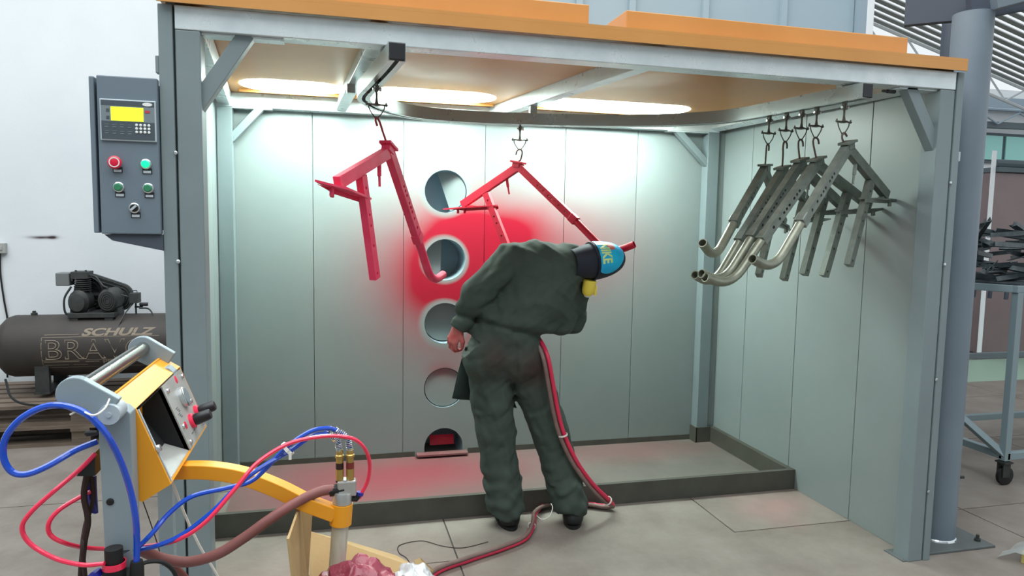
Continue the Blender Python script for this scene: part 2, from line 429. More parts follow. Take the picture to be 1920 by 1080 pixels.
# light lattice truss under the roof
tr = structure(MB().tube([(6.2, 5.3, rz(6.2) - 0.32), (13, 5.3, rz(13) - 0.32)], 0.022, 6).build('trim_1', 'far_white'))
m = MB()
xs = [6.2 + 0.34 * i for i in range(21)]
for i in range(20):
    a = (xs[i], 5.3, rz(xs[i]) - (0.06 if i % 2 else 0.32)); b = (xs[i + 1], 5.3, rz(xs[i + 1]) - (0.32 if i % 2 else 0.06))
    m.cyl(a, b, 0.014, n=6)
m.tube([(6.2, 5.3, rz(6.2) - 0.06), (13, 5.3, rz(13) - 0.06)], 0.022, 6)
m.build('web', 'far_white', tr)

# ================================================================== SPRAY BOOTH
B = thing('spray_booth', (1.65, 1.0, 0), 'large grey steel powder spray booth with orange roof', 'spray booth')
PW, PD = 0.084, 0.094
HB, HT = 2.252, 2.334        # front beam
def bp(name, mb, mt, **k): return mb.build(name, mt, B, **k)
# front posts
bp('front_post', MB().ab((0.003, 0, 0), (PW, PD, HB)), 'grey_paint', bevel=0.004)
bp('front_post', MB().ab((3.312 - PW, 0, 0), (3.309, PD, HB)), 'grey_paint', bevel=0.004)
o = bp('front_beam', MB().ab((0.003, -0.002, HB + 0.001), (3.309, PD - 0.01, HT)), 'galvanised', bevel=0.003)
tag(o, 'bright galvanised front crossbeam')
# edge strips of the side walls, proud of the posts
bp('edge_strip', MB().ab((-0.050, -0.004, 0), (-0.004, 0.03, HT)), 'grey_paint', bevel=0.003)
bp('edge_strip', MB().ab((3.316, -0.004, 0), (3.352, 0.03, HT)), 'grey_paint', bevel=0.003)
for z in (0.35, 0.9, 1.45, 1.83):
    bp('screw', MB().lathe((-0.003, -0.006, z), (0, -1, 0), [(0, .007), (.003, .007), (.005, .004)], 8), 'chrome')
    bp('screw', MB().lathe((3.312, -0.006, z), (0, -1, 0), [(0, .007), (.003, .007), (.005, .004)], 8), 'chrome')
bp('latch', MB().ab((-0.062, 0.0, 2.10), (-0.050, 0.03, 2.16)), 'grey_paint', bevel=.003)
bp('latch', MB().ab((3.352, 0.0, 1.93), (3.366, 0.025, 1.975)), 'unit_frame', bevel=.003)
# side walls of tall panels
RB, RT = 2.285, 2.372       # rear beam
DY = 1.924                  # front of rear posts
DW = 2.012                  # back wall
ROOFZ = 2.372
for a, b in ((PD, 0.489), (0.493, 1.033), (1.037, 1.584), (1.588, DW + 0.03)):
    bp('side_panel', MB().ab((3.294, a, 0), (3.325, b, ROOFZ)), 'panel_paint', bevel=0.002)
lx = lambda y: -0.006 - 0.150 * (y - 0.09) / 1.83
for a, b in ((0.032, 0.49), (0.494, 1.03), (1.034, 1.584), (1.588, DW + 0.03)):
    bp('side_panel', MB().prism([(lx(a), a, 0), (lx(b), b, 0), (lx(b) - 0.03, b, 0), (lx(a) - 0.03, a, 0)], (0, 0, ROOFZ)), 'panel_paint')
# rear posts and rear beam
bp('rear_post', MB().ab((-0.150, DY, 0.0), (-0.062, DW - .003, RB)), 'grey_paint', bevel=.003)
bp('rear_post', MB().ab((3.148, DY, 0.0), (3.236, DW - .003, RB)), 'grey_paint', bevel=.003)
bp('filler_strip', MB().ab((3.2365, DY + 0.02, 0.0), (3.2935, DW - .003, RT)), 'panel_paint')
bp('rear_beam', MB().ab((-0.150, DY, RB + .001), (3.236, DW - .003, RT)), 'galvanised', bevel=.003)
# back wall panels
seams = [-0.15, 0.405, 0.982, 1.530, 2.099, 2.640, 3.236]
HX, HR = 1.263, 0.139
for i in range(6):
    a, b = seams[i] + 0.0016, seams[i + 1] - 0.0016
    if i != 2:
        bp('back_panel', MB().ab((a, DW, 0), (b, DW + 0.03, ROOFZ)), 'panel_paint', bevel=0.002)
        continue
    m = MB(); hz = [(1.815, 0.142), (1.357, HR), (0.924, HR), (0.477, HR)]
    cuts = [2.372, 1.586, 1.14, 0.70, 0.26]
    for (cz, r), z1, z0 in zip(hz, cuts[:-1], cuts[1:]): m.holed(a, b, z0, z1, HX, cz, r, DW, 48)
    # lowest opening is cut by the tray: an arch
    cz, r = 0.06, 0.134; n = 20
    arc = [(HX + r * math.cos(math.pi * k / n), DW, cz + r * math.sin(math.pi * k / n)) for k in range(n + 1)]
    m.add([(b, DW, 0), (b, DW, 0.26), (a, DW, 0.26), (a, DW, 0), (HX - r, DW, 0)] + arc[::-1] + [(HX + r, DW, 0)], [tuple(range(5 + n + 2))])
    m.ab((a, DW + 0.0005, 2.371), (b, DW + 0.03, 2.372)); m.ab((a, DW + .0005, 0), (a + .002, DW + .03, 2.37)); m.ab((b - .002, DW + .0005, 0), (b, DW + .03, 2.37))
    hp = bp('back_panel', m, 'hole_panel_paint')
    tag(hp, 'back wall panel with a column of round suction openings, dusted with red powder')
    # short ducts behind the openings, each with a damper disc set at its own angle
    damp = [(-72, 106, 0.030, .75), (95, 262, 0.10, .0), (0, 360, 0.085, -.05), (0, 360, 0.014, .0)]
    for (cz, r), (a0, a1, dp, tl) in zip(hz, damp):
        d = MB(); dl = .30; d.lathe((HX, DW, cz), (0, 1, 0), [(0, r), (dl, r), (dl, r + .004), (0.0005, r + .004)], 40, cap=False)
        dk = bp('duct_opening', d, 'housing_paint', smooth=True)
        MB().cyl((HX, DW + dl, cz), (HX, DW + dl + .004, cz), r, n=40).build('back_plate', 'housing_paint', dk)
        rr = r * .955; n = 36
        pts = [(HX + rr * math.cos(math.radians(a0 + (a1 - a0) * k / n)), DW + dp, cz + rr * math.sin(math.radians(a0 + (a1 - a0) * k / n))) for k in range(n + (0 if a1 - a0 == 360 else 1))]
        pts = [(x, y + tl * (HX + .1 - x), z) for x, y, z in pts]
        MB().prism(pts, (0, .004, 0)).build('damper_plate', 'hole_panel_paint', dk)
    d = MB(); d.lathe((HX, DW, 0.06), (0, 1, 0), [(0, .134), (0.30, .134), (0.30, .137), (0.0005, .137)], 32, cap=False); d.cyl((HX, DW + .3, .06), (HX, DW + .304, .06), .134, n=32)
    dk = bp('duct_opening', d, 'housing_paint', smooth=True)
    MB().box((HX, DW + 0.09, 0.085), (0.17, 0.004, 0.07), Euler((-0.5, 0, 0))).build('damper_disc', 'red_frame', dk)
    bp('sill_plate', MB().ab((HX - 0.19, DW - 0.07, 0.02), (HX + 0.16, DW - 0.004, 0.034)).bar((HX - .19, DW - .005, .03), (HX - .19, DW - .07, .03), .02, .02), 'tray_steel', bevel=.002)
# sheets added behind the panel joints to keep light out of the seams
bp('seam_backing', MB().ab((-0.15, DW + .031, 0), (0.96, DW + .034, ROOFZ)), 'panel_paint')
bp('seam_backing', MB().ab((1.552, DW + .031, 0), (3.236, DW + .034, ROOFZ)), 'panel_paint')
bp('seam_backing', MB().ab((3.326, .035, 0), (3.329, DW + .03, ROOFZ)), 'panel_paint')
# corner braces
def brace(p, q, w, t, name='corner_brace'):
    bp(name, MB().bar(p, q, w, t), 'grey_paint', bevel=.002)
brace((0.055, 0.045, 1.99), (0.235, 0.045, 2.262), 0.055, 0.052)
brace((3.255, 0.045, 1.985), (3.082, 0.045, 2.262), 0.055, 0.05)
brace((-0.075, 1.955, 2.09), (0.105, 1.955, 2.292), 0.045, 0.05)
brace((3.16, 1.955, 2.06), (2.91, 1.955, 2.292), 0.045, 0.05)
for x0, x1, y, z in ((0.084, 0.36, 0.02, HB), (3.02, 3.228, 0.02, HB), (-0.062, 0.17, DY + .005, RB), (2.83, 3.148, DY + .005, RB)):
    bp('brace_plate', MB().ab((x0, y, z - 0.007), (x1, y + 0.06, z + .0005)), 'galvanised', bevel=.001)
bp('cable_gland', MB().cyl((3.03, 0.06, 2.238), (2.98, 0.05, 2.236), 0.009, n=10).cyl((2.955, 0.05, 2.236), (2.98, 0.05, 2.236), 0.006, n=8), 'dusty_metal')
# side rails under the roof
bp('side_rail', MB().bar((0.045, PD, 2.315), (-0.105, DY, 2.335), 0.07, 0.07), 'galvanised')
bp('side_rail', MB().bar((3.26, PD, 2.315), (3.2, DY, 2.335), 0.07, 0.06), 'galvanised')
# joists under the roof
for (x0, x1) in ((0.70, 0.585), (1.86, 1.56)):
    bp('roof_joist', MB().bar((x0, PD - .005, 2.318), (x1, DY + .002, 2.332), 0.075, 0.062), 'galvanised', bevel=.002)
# roof sheets, fascia, light housings on top
RU = 2.356
bp('roof_sheet', MB().prism([(-0.045, -0.025, RU - .004), (3.335, -0.025, RU - .004), (3.335, 2.05, RU + .017), (-0.17, 2.05, RU + .017)], (0, 0, 0.012)), 'roof_under')
bp('roof_fascia', MB().ab((-0.047, -0.033, 2.334), (3.335, -0.026, 2.375)).ab((-0.047, -0.033, 2.3752), (3.335, 2.06, 2.388)), 'orange_roof')
bp('light_housing', MB().ab((1.715, 0.10, 2.388), (3.123, 0.32, 2.497)), 'orange_roof', bevel=.004)
bp('light_housing', MB().ab((0.10, 0.10, 2.388), (1.551, 0.32, 2.503)), 'orange_roof', bevel=.004)
def stadium(x0, x1, yc, r, z0, z1, n=14):
    pts = [(x1 - r + r * math.cos(a), yc + r * math.sin(a), z1) for a in [-math.pi / 2 + math.pi * k / n for k in range(n + 1)]]
    pts += [(x0 + r + r * math.cos(a), yc + r * math.sin(a), z1) for a in [math.pi / 2 + math.pi * k / n for k in range(n + 1)]]
    return MB().prism(pts, (0, 0, z0 - z1))
for x0, x1 in ((0.02, 0.60), (0.72, 1.50), (1.76, 2.80)):
    o = bp('lamp_lens', stadium(x0, x1, 1.60, 0.185, 2.3655, 2.376), 'lamp_lens'); tag(o, 'glowing white fluorescent light opening')
for x0, x1 in ((-0.005, 0.575), (0.66, 1.53), (1.73, 3.1)):
    bp('lamp_trim', MB().ab((x0, 1.79, 2.355), (x1, 1.80, 2.375)), 'roof_under')
# collecting tray on the floor
F0, TZ = 0.962, 0.1205
tray = bp('tray', MB().ab((-0.05, F0 + .01, 0.0005), (3.258, DW - .003, 0.007)), 'tray_steel')
MB().ab((-0.075, F0, 0.0), (3.292, F0 + 0.012, TZ)).ab((-0.075, F0, TZ), (3.292, F0 + 0.028, TZ + .002)).build('front_lip', 'tray_rim', tray)
MB().ab((3.258, F0 + .013, 0.0), (3.2935, DY - .004, TZ)).build('side_rim', 'tray_rim', tray)
MB().ab((3.140, DY - .010, 0.0), (3.257, DY - .001, TZ)).ab((3.136, DY - .010, 0), (3.147, DW - .004, TZ)).build('post_skirt', 'tray_rim', tray)
MB().ab((-0.06, DW - .008, 0.007), (HX - .2, DW - .001, 0.042)).ab((HX + .17, DW - .008, 0.007), (3.135, DW - .001, 0.045)).build('rear_rim', 'tray_rim', tray)
# foot plates
bp('foot_plate', MB().ab((3.205, 0.006, 0), (3.356, 0.13, 0.005)), 'base_steel')
bp('foot_plate', MB().ab((-0.055, 0.006, 0), (0.10, 0.13, 0.005)), 'base_steel')

# filter tower standing behind the booth
FT = thing('filter_tower', (2.9, 2.7, 0), 'tall pale grey panelled filter tower rising behind the booth roof', 'filter tower')
xs = [0.95, 1.60, 2.30, 2.72, 3.33, 4.02, 4.70]
for a, b in zip(xs[:-1], xs[1:]):
    MB().ab((a + .004, 2.40, 0), (b - .004, 3.25, 4.3)).build('tower_panel', 'housing_paint', FT, bevel=.003)
for x in xs[1:-1]:
    MB().ab((x - 0.025, 2.365, 0.0), (x + 0.025, 2.399, 4.3)).build('tower_rib', 'housing_paint', FT)
MB().ab((4.702, 2.34, 0), (4.77, 3.25, 4.3)).build('corner_post', 'far_grey', FT)
MB().ab((4.771, 2.33, 0), (4.83, 2.42, 4.3)).build('corner_post', 'far_white', FT)

# ================================================================== OVERHEAD RAIL AND HANGING WORK
rail_pts = [(0.755, -0.088), (0.738, 0.10), (0.705, 0.40), (0.672, 0.70), (0.690, 0.86), (0.765, 1.06), (0.90, 1.24), (1.08, 1.335), (1.34, 1.355), (1.62, 1.322), (1.90, 1.268), (2.14, 1.195), (2.36, 1.085), (2.55, 0.93), (2.66, 0.76), (2.712, 0.55), (2.755, 0.30), (2.80, 0.0), (2.804, -0.028)]
RZ0, RZ1 = 2.180, 2.246
rp = spline([(x, y, 0) for x, y in rail_pts], 6)
RL = thing('overhead_rail', (1.7, 0.7, RZ0), 'U-shaped galvanised overhead conveyor rail under the booth roof', 'rail')
w = 0.031; hh = RZ1 - RZ0; t = 0.0035; sl = 0.0085
prof = [(-w, 0), (-sl, 0), (-sl, t), (-w + t, t), (-w + t, hh - t), (w - t, hh - t), (w - t, t), (sl, t), (sl, 0), (w, 0), (w, hh), (-w, hh)]
MB().sweep(prof, [(p.x, p.y, RZ0) for p in rp], cap=True).build('channel', 'rail_steel', RL, smooth=True, ang=35)
for p, q in ((rp[0], rp[1]), (rp[-1], rp[-2])):
    d = (p - q).normalized(); R = Matrix.Rotation(math.atan2(d.y, d.x) - math.pi / 2, 3, 'Z')
    MB().box((p.x + d.x * 0.004, p.y + d.y * .004, (RZ0 + RZ1) / 2), (0.058, 0.010, 0.062), R).build('end_cap', 'black_plastic', RL, bevel=.004)
for x, y in ((0.73, 0.17), (0.62, 1.0), (1.66, 1.31), (2.785, 0.10)):
    MB().ab((x - .02, y - .02, RZ1 - .001), (x + .02, y + .02, 2.29)).build('hanger_block', 'rail_steel', RL)

def trolley(x, y, ang, label):
    T = thing('rail_trolley', (x, y, 2.035), label, 'trolley', 'trolleys hanging from the overhead rail')
    T['_org'] = (0, 0, 0)
    z = -2.035
    for s in (-1, 1):
        MB().lathe((s * 0.008, 0, 2.199 + z), (s, 0, 0), [(0, .011), (.001, .013), (.007, .013), (.008, .010)], 14).build('wheel', 'hanger_steel', T, smooth=True)
    MB().ab((-.004, -.012, 2.150 + z), (.004, .012, 2.205 + z)).ab((-.008, -.009, 2.158 + z), (.008, .009, 2.172 + z)).build('yoke', 'hanger_steel', T)
    MB().lathe((-.017, 0, 2.158 + z), (1, 0, 0), [(0, .006), (.034, .006)], 8).lathe((.012, 0, 2.158 + z), (1, 0, 0), [(0, .010), (.008, .010)], 6).build('bolt', 'chrome', T)
    MB().lathe((0, 0, 2.088 + z), (0, 0, 1), [(0, .007), (.012, .008), (.03, .005), (.055, .005), (.064, .010), (.075, .010)], 10).build('stem', 'hanger_steel', T, smooth=True)
    MB().cyl((-.048, 0, 2.094 + z), (.048, 0, 2.094 + z), .0035, n=8).lathe((0, 0, 2.090 + z), (0, 0, 1), [(0, .018), (.003, .022), (.007, .016), (.010, .006)], 12).cyl((-.042, 0, 2.088 + z), (-.042, 0, 2.104 + z), .004, n=6).cyl((.042, 0, 2.088 + z), (.042, 0, 2.104 + z), .004, n=6).build('crossbar', 'hanger_steel', T)
    MB().tube(spline([(-.034, 0, 2.096 + z), (-.032, 0, 2.075 + z), (-.012, 0, 2.046 + z), (0, 0, 2.036 + z), (.012, 0, 2.046 + z), (.032, 0, 2.075 + z), (.034, 0, 2.096 + z)], 4), .0028, 6).build('bail', 'hanger_steel', T, smooth=True)
    T.rotation_euler = (0, 0, ang)
    return T
def hook(p, q, ang, m, label):
    """S-hook from the bail at p down to the frame apex q"""
    p, q = V(p), V(q); ax = (q - p).normalized(); L = (q - p).length; sd = V((math.cos(ang), math.sin(ang), 0)); sd = (sd - ax * sd.dot(ax)).normalized()
    prof = [(-0.024, 0.028), (-0.020, 0.008), (-0.008, -0.002), (0.006, -0.003), (0.017, 0.010), (0.016, 0.03), (0.008, 0.06), (0.0, L - 0.02), (-0.004, L + 0.022), (-0.014, L + .034), (-.024, L + .026), (-.026, L + .012)]
    return tag(center_origin(MB().tube(spline([p + sd * a + ax * b for a, b in prof], 5), 0.0046, 8).build('hook', m, smooth=True)), label, 'hook', 'hooks on the rail trolleys')

# ---- the tube frame, built once in its own plane (x along, z up, apex at the origin)
A_ = V((0, 0, 0)); ARM = V((-.408, 0, -.227)); TIP = V((-.57, 0, -.259)); PE = V((-.184, 0, -.238)); ST = V((-.235, 0, -.160)); SB = V((-.045, 0, -.55))
TRN = V((.376, 0, -.312)); BEN = V((.603, 0, -.511)); END = V((.755, 0, -.449))
def perforated(p, q, w, t, holes, r):
    p, q = V(p), V(q); d = (q - p).normalized(); L = (q - p).length; sd = V((0, 1, 0)); up = sd.cross(d)
    m = MB(); hs = sorted(holes); cuts = [0] + [(a + b) / 2 for a, b in zip(hs[:-1], hs[1:])] + [L]
    for yy in (-t / 2, t / 2):
        t3 = lambda x, z, y_: p + d * x + up * z + sd * y_
        for h_, a, b in zip(hs, cuts[:-1], cuts[1:]): m.holed(a, b, -w / 2, w / 2, h_, 0, r, yy, 10, t3)
    for h_ in hs: m.cyl(p + d * h_ - sd * t / 2, p + d * h_ + sd * t / 2, r, n=10, cap=False)
    for z in (-w / 2, w / 2): m.quad(p + up * z - sd * t / 2, p + up * z + sd * t / 2, q + up * z + sd * t / 2, q + up * z - sd * t / 2)
    for e in (p, q): m.quad(e + up * w / 2 - sd * t / 2, e + up * w / 2 + sd * t / 2, e - up * w / 2 + sd * t / 2, e - up * w / 2 - sd * t / 2)
    return m
def make_frame(paint, tube_paint):
    F = thing('tube_frame', (0, 0, 0), '', None); F['_org'] = (0, 0, 0)
    d1 = (TRN - A_).normalized()
    perforated(A_ - d1 * 0.005, TRN, .044, .034, [.19, .215, .24, .285, .31, .335, .375, .43], .0078).build('long_leg', paint, F)
    d2 = (ARM - A_).normalized()
    MB().bar(A_ - d2 * .012 + V((0, 0.0, 0)), ARM + d2 * .01, .048, .030).build('arm', paint, F, bevel=.002)
    R = Matrix.Rotation(0.18, 3, 'Y')
    MB().box((-.006, 0, .024), (.085, .055, .012), R).box((-.012, 0, .010), (.05, .040, .034), R).build('apex_plate', paint, F, bevel=.002)
    L = (SB - ST).length
    perforated(ST, SB, .042, .030, [.05, .16, .205, .29, L - .025], .0065).build('short_leg', paint, F)
    u = (PE - TIP).normalized(); n = V((0, 1, 0)); z = V((0, 0, .004))
    c1 = TIP + u * 0.18; c2 = PE + u * 0.03
    MB().prism([TIP - z, c1 + n * .038 - z, c2 + n * .012 - z, c2 - n * .012 - z, c1 - n * .038 - z], (0, 0, .008)).prism([TIP + u * .05 + n * .016 - z, c2 + n * .016 - z, c2 + n * .016 - z * 5, c1 + n * .016 - z * 5], (0, .004, 0)).build('gusset_plate', paint, F)
    for q in (TIP + u * .12, TIP + u * .16 + V((0, .02, 0))):
        MB().cyl(q, q - V((0, 0, .034)), .008, n=8).build('peg', paint, F)
    MB().bar(ARM + V((.03, 0, -.012)), ARM + V((.11, 0, -.018)), .014, .02).build('web_plate', paint, F)
    pn = A_ + d2 * 0.10
    MB().tube([pn + V((0, .0, -.012)), pn + V((.012, 0, -.075)), pn + V((.0125, 0, -.076)), pn + V((.022, 0, -.118))], [.009, .009, .0055, .0055], 8).build('drop_pin', paint, F, smooth=True)
    # bent round tube at the foot of the long leg, open ended
    u1 = (BEN - TRN).normalized(); u2 = (END - BEN).normalized()
    path = [TRN - d1 * .012, TRN + u1 * .05] + [BEN - u1 * .11]
    for k in range(1, 9):
        s_ = k / 9; path.append((BEN - u1 * .11) * (1 - s_) ** 2 + BEN * 2 * s_ * (1 - s_) + (BEN + u2 * .11) * s_ ** 2)
    path += [BEN + u2 * .11, END]
    m = MB(); m.tube(path, .0205, 14, cap=False)
    m.lathe(END, u2, [(0, .0205), (0, .0165), (-.05, .0165), (-.05, .0001)], 14, cap=False)
    m.lathe(TRN - d1 * .012, d1, [(0, .001), (0, .0205)], 14, cap=False)
    m.build('bent_tube', tube_paint, F, smooth=True)
    MB().box(TRN, (.05, .042, .05), Matrix.Rotation(math.atan2(.312, .376), 3, 'Y')).build('socket', paint, F, bevel=.003)
    return F
F0_ = make_frame('bare_steel', 'bare_tube'); FP = make_frame('pink_frame', 'pink_frame'); FR = make_frame('red_frame', 'red_frame')
def place(F, apex, psi, sw, lab, trl, hk, hookm, tang):
    F.location = apex; F.rotation_euler = Euler((0, -sw, psi))
    tag(F, lab, 'tube frame', 'tube frames hanging on the rail'); F.name = 'tube_frame'
    a = V(apex); T = trolley(trl[0], trl[1], tang, hk[0])
    hook((trl[0], trl[1], 2.036), a + V((0, 0, 0.012)), psi, hookm, hk[1])
place(FP, (0.763, 0.38, 1.902), 1.062, -0.167, 'bright pink painted tube frame hanging left of the round openings', (0.709, 0.36), ('rail trolley carrying the bright pink frame', 'pink-coated hook holding the bright pink frame'), 'hook_red', 0.25)
FR.scale = (.97,) * 3
place(FR, (1.586, 1.325, 1.942), -0.80, 0.0, 'dark red painted tube frame hanging above the worker', (1.588, 1.322), ('rail trolley carrying the dark red frame', 'dark hook holding the dark red frame'), 'hook_grey', -.1)
words = ['nearest the rail end cap', 'second from the rail end cap', 'third from the rail end cap', 'fourth from the rail end cap', 'farthest from the rail end cap']
spec = [((2.825, 0.10, 1.980), 3.566, -.069, (2.787, 0.085)), ((2.775, 0.245, 1.915), 3.42, -.11, (2.764, 0.245)), ((2.748, 0.335, 1.917), 3.53, -.09, (2.749, 0.335)), ((2.722, 0.435, 1.887), 3.62, -.06, (2.732, 0.432)), ((2.700, 0.55, 1.908), 3.82, .10, (2.712, 0.548))]
for i, (ap, ps, sw, tl) in enumerate(spec):
    F = F0_ if i == 0 else copy_tree(F0_)
    place(F, ap, ps, sw, 'bare unpainted steel tube frame on the rail, ' + words[i], tl, ('rail trolley carrying a bare steel frame, ' + words[i], 'dull hook holding a bare steel frame, ' + words[i]), 'hook_grey', 0.15)

# ================================================================== CONTROL CABINET ON THE LEFT POST
CP = thing('control_cabinet', (-0.15, 0.05, 1.53), 'grey electrical control cabinet with yellow display on booth post', 'control cabinet')
MB().ab((-0.265, -0.018, 1.548), (-0.249, 0.20, 2.074)).ab((-0.2492, 0.012, 1.56), (-0.052, 0.20, 2.06)).build('body', 'panel_grey', CP, bevel=.004)
MB().ab((-0.2405, -0.022, 1.545), (-0.053, 0.010, 2.078)).build('door', 'panel_grey', CP, bevel=.004)
DFY = -0.0225
U = MB().ab((-0.231, DFY - .008, 1.861), (-0.057, DFY, 2.000)).build('display_unit', 'unit_frame', CP, bevel=.003)
MB().ab((-0.226, DFY - .0092, 1.978), (-0.062, DFY - .0082, 1.995)).ab((-0.226, DFY - .0092, 1.866), (-0.062, DFY - .0082, 1.925)).build('dark_band', 'unit_dark', U)
MB().ab((-0.226, DFY - .0091, 1.926), (-0.062, DFY - .0081, 1.977)).build('mid_band', 'unit_mid', U)
MB().ab((-0.196, DFY - .0105, 1.928), (-0.096, DFY - .0083, 1.974)).build('screen', 'screen', U)
for z in (1.938, 1.962):
    MB().ab((-0.210, DFY - .0103, z - .005), (-0.201, DFY - .0083, z + .005)).build('arrow_key', 'unit_dark', U)
MB().ab((-0.091, DFY - .0103, 1.958), (-0.076, DFY - .0083, 1.966)).build('red_key', 'key_red', U)
MB().prism([(-0.083 + .0155 * math.cos(k * math.pi / 10), DFY - .0092, 1.9865 + .0062 * math.sin(k * math.pi / 10)) for k in range(20)], (0, -.0012, 0)).build('maker_badge', 'key_white', U)
for r in range(3):
    for c in range(4):
        MB().lathe((-0.118 + c * 0.0128, DFY - .009, 1.916 - r * 0.0117), (0, -1, 0), [(0, .0047), (.002, .0047), (.003, .003)], 8).build('number_key', 'key_white', U)
for r in range(2):
    for c in range(4):
        MB().ab((-0.216 + c * 0.0235, DFY - .0100, 1.914 - r * 0.022), (-0.203 + c * 0.0235, DFY - .0085, 1.9155 - r * 0.022)).ab((-0.216 + c * 0.0235, DFY - .0100, 1.906 - r * 0.022), (-0.205 + c * 0.0235, DFY - .0085, 1.9085 - r * .022)).build('function_key', 'unit_mid', U)
def button(px, pz, kind):
    p = V((px, DFY, pz))
    m = MB()
    if kind == 'stop':
        b = m.lathe(p, (0, -1, 0), [(0, .013), (.014, .013), (.016, .021), (.024, .022), (.028, .017)], 20).build('stop_button', 'button_red', CP, smooth=True)
        MB().lathe(p + V((0, -.0282, 0)), (0, -1, 0), [(0, .017), (0.0006, .017), (0.0006, .0135), (0, .0135)], 20, cap=False).build('arrow_ring', 'key_white', b)
    else:
        b = m.lathe(p, (0, -1, 0), [(0, .0175), (.005, .0175), (.007, .0145)], 20).build('push_button' if kind != 'sel' else 'selector_switch', 'chrome', CP, smooth=True)
        if kind == 'sel':
            MB().lathe(p + V((0, -.0072, 0)), (0, -1, 0), [(0, .0135), (.006, .0125)], 18).build('dial', 'black_plastic', b)
            MB().box(p + V((0, -.017, 0)), (.022, .008, .007), Euler((0, -0.75, 0))).build('lever', 'unit_frame', b)
        else:
            MB().lathe(p + V((0, -.0072, 0)), (0, -1, 0), [(0, .0135), (.006, .0135), (.009, .010)], 18).build('button_face', 'button_lit' if kind == 'lit' else 'button_green', b, smooth=True)
    MB().ab((px - .012, DFY - .002, pz - .033), (px + .018, DFY, pz - .014)).build('tag_holder', 'tag_black', CP)
    MB().ab((px - .009, DFY - .003, pz - .031), (px + .015, DFY - .002, pz - .0225)).build('tag_plate', 'tag_plate', CP)
button(-0.186, 1.787, 'stop'); button(-0.094, 1.786, 'lit'); button(-0.181, 1.705, 'g'); button(-0.089, 1.704, 'g'); button(-0.134, 1.635, 'sel')
MB().prism([(-0.235, -0.01, 1.543), (-0.05, -0.01, 1.543), (-0.05, -.01, 1.488), (-.21, -.01, 1.522)], (0, 0.10, 0)).build('bracket', 'dark_beam', CP)
MB().cyl((-0.085, 0.04, 1.55), (-0.085, 0.04, 1.525), .011, n=10).cyl((-0.11, 0.03, 1.55), (-0.11, 0.03, 1.53), .008, n=10).build('cable_gland', 'black_plastic', CP)

# ================================================================== COMPRESSOR ON PALLETS
CX = -1.16; CYC = 3.12; CZ = 0.655; CR = 0.226
CO = thing('air_compressor', (CX, CYC, 0.33), 'dusty dark horizontal air compressor with BRAVO lettering on pallets', 'air compressor')
TX0, TX1 = -1.74, -0.52
TK = MB().lathe((TX0, CYC, CZ), (1, 0, 0), [(-.10, .001), (-.098, .05), (-.085, .11), (-.055, .175), (-.02, .212), (0.02, CR), (TX1 - TX0 - .02, CR), (TX1 - TX0 + .02, .212), (TX1 - TX0 + .055, .175), (TX1 - TX0 + .085, .11), (TX1 - TX0 + .098, .05), (TX1 - TX0 + .1, .001)], 48).build('tank', 'tank', CO, smooth=True)
def wrap_tank(txt, size, x, s0, outline=0, bold=0.0, sx=1.0, name='lettering', mt='tank_print', shear=0.0):
    vs, fs = text_mesh(txt, size, outline, bold); m = MB(); out = []
    for a, b, c in vs:
        th = (s0 + b) / CR; r = CR + 0.0018 + max(-0.001, c)
        out.append((x + (a + shear * b) * sx, CYC - r * math.cos(th), CZ + r * math.sin(th)))
    m.add(out, fs); return m.build(name, mt, TK)
wrap_tank('SCHULZ', 0.080, -1.235, 0.098, bold=0.003, sx=1.55, shear=0.25)
wrap_tank('BRAVO', 0.200, -1.475, -0.070, outline=0.0032, sx=1.08)
wrap_tank('PRO', 0.052, -1.10, -0.115, bold=0.001, sx=1.2)
def strip(x0, x1, s0, s1, name='print_line'):
    m = MB(); n = 4; vs = []
    for i in range(n + 1):
        th = (s0 + (s1 - s0) * i / n) / CR; r = CR + .0016
        vs += [(x0, CYC - r * math.cos(th), CZ + r * math.sin(th)), (x1, CYC - r * math.cos(th), CZ + r * math.sin(th))]
    m.add(vs, [(2 * i, 2 * i + 1, 2 * i + 3, 2 * i + 2) for i in range(n)]); return m.build(name, 'tank_print', TK)
strip(-1.485, -0.72, .088, .092); strip(-1.485, -0.72, -.082, -.0785); strip(-1.485, -0.72, -.145, -.1415); strip(-1.487, -1.483, -.143, .09)
strip(-1.475, -1.25, -.095, -.087); strip(-1.21, -1.12, -.097, -.091); strip(-1.475, -1.32, -.122, -.118); strip(-1.29, -1.2, -.122, -.118); strip(-1.47, -1.25, .107, .111)
for x in (-1.50, -0.72):
    MB().ab((x - .045, CYC - .19, 0.331), (x + .045, CYC - .15, CZ - .11)).ab((x - .045, CYC + .15, 0.331), (x + .045, CYC + .19, CZ - .11)).ab((x - .05, CYC - .2, 0.331), (x + .05, CYC + .2, .343)).build('foot', 'dusty_metal', CO)
ZT = CZ + CR
_before = set(bpy.data.objects)
MB().ab((-1.43, CYC - .15, ZT - .015), (-0.96, CYC + .15, ZT + .028)).ab((-1.42, CYC - .14, ZT - .05), (-1.33, CYC + .14, ZT)).ab((-1.07, CYC - .14, ZT - .05), (-.98, CYC + .14, ZT)).build('base_plate', 'dusty_metal', CO, bevel=.004)
pm = MB().lathe((-1.335, CYC - .10, ZT + .115), (0, 1, 0), [(-.05, .045), (-.045, .075), (-.02, .085), (0, .105), (.15, .105), (.17, .08)], 20)
pm.ab((-1.43, CYC - .08, ZT + .028), (-1.24, CYC + .08, ZT + .05)).build('crankcase', 'dusty_metal', CO, smooth=True)
m = MB()
for k in range(6): m.lathe((-1.32, CYC - .02, ZT + .205 + k * .018), (0, 0, 1), [(0, .062), (.002, .082), (.010, .082), (.012, .062)], 18)
m.build('finned_cylinder', 'dusty_metal', CO)
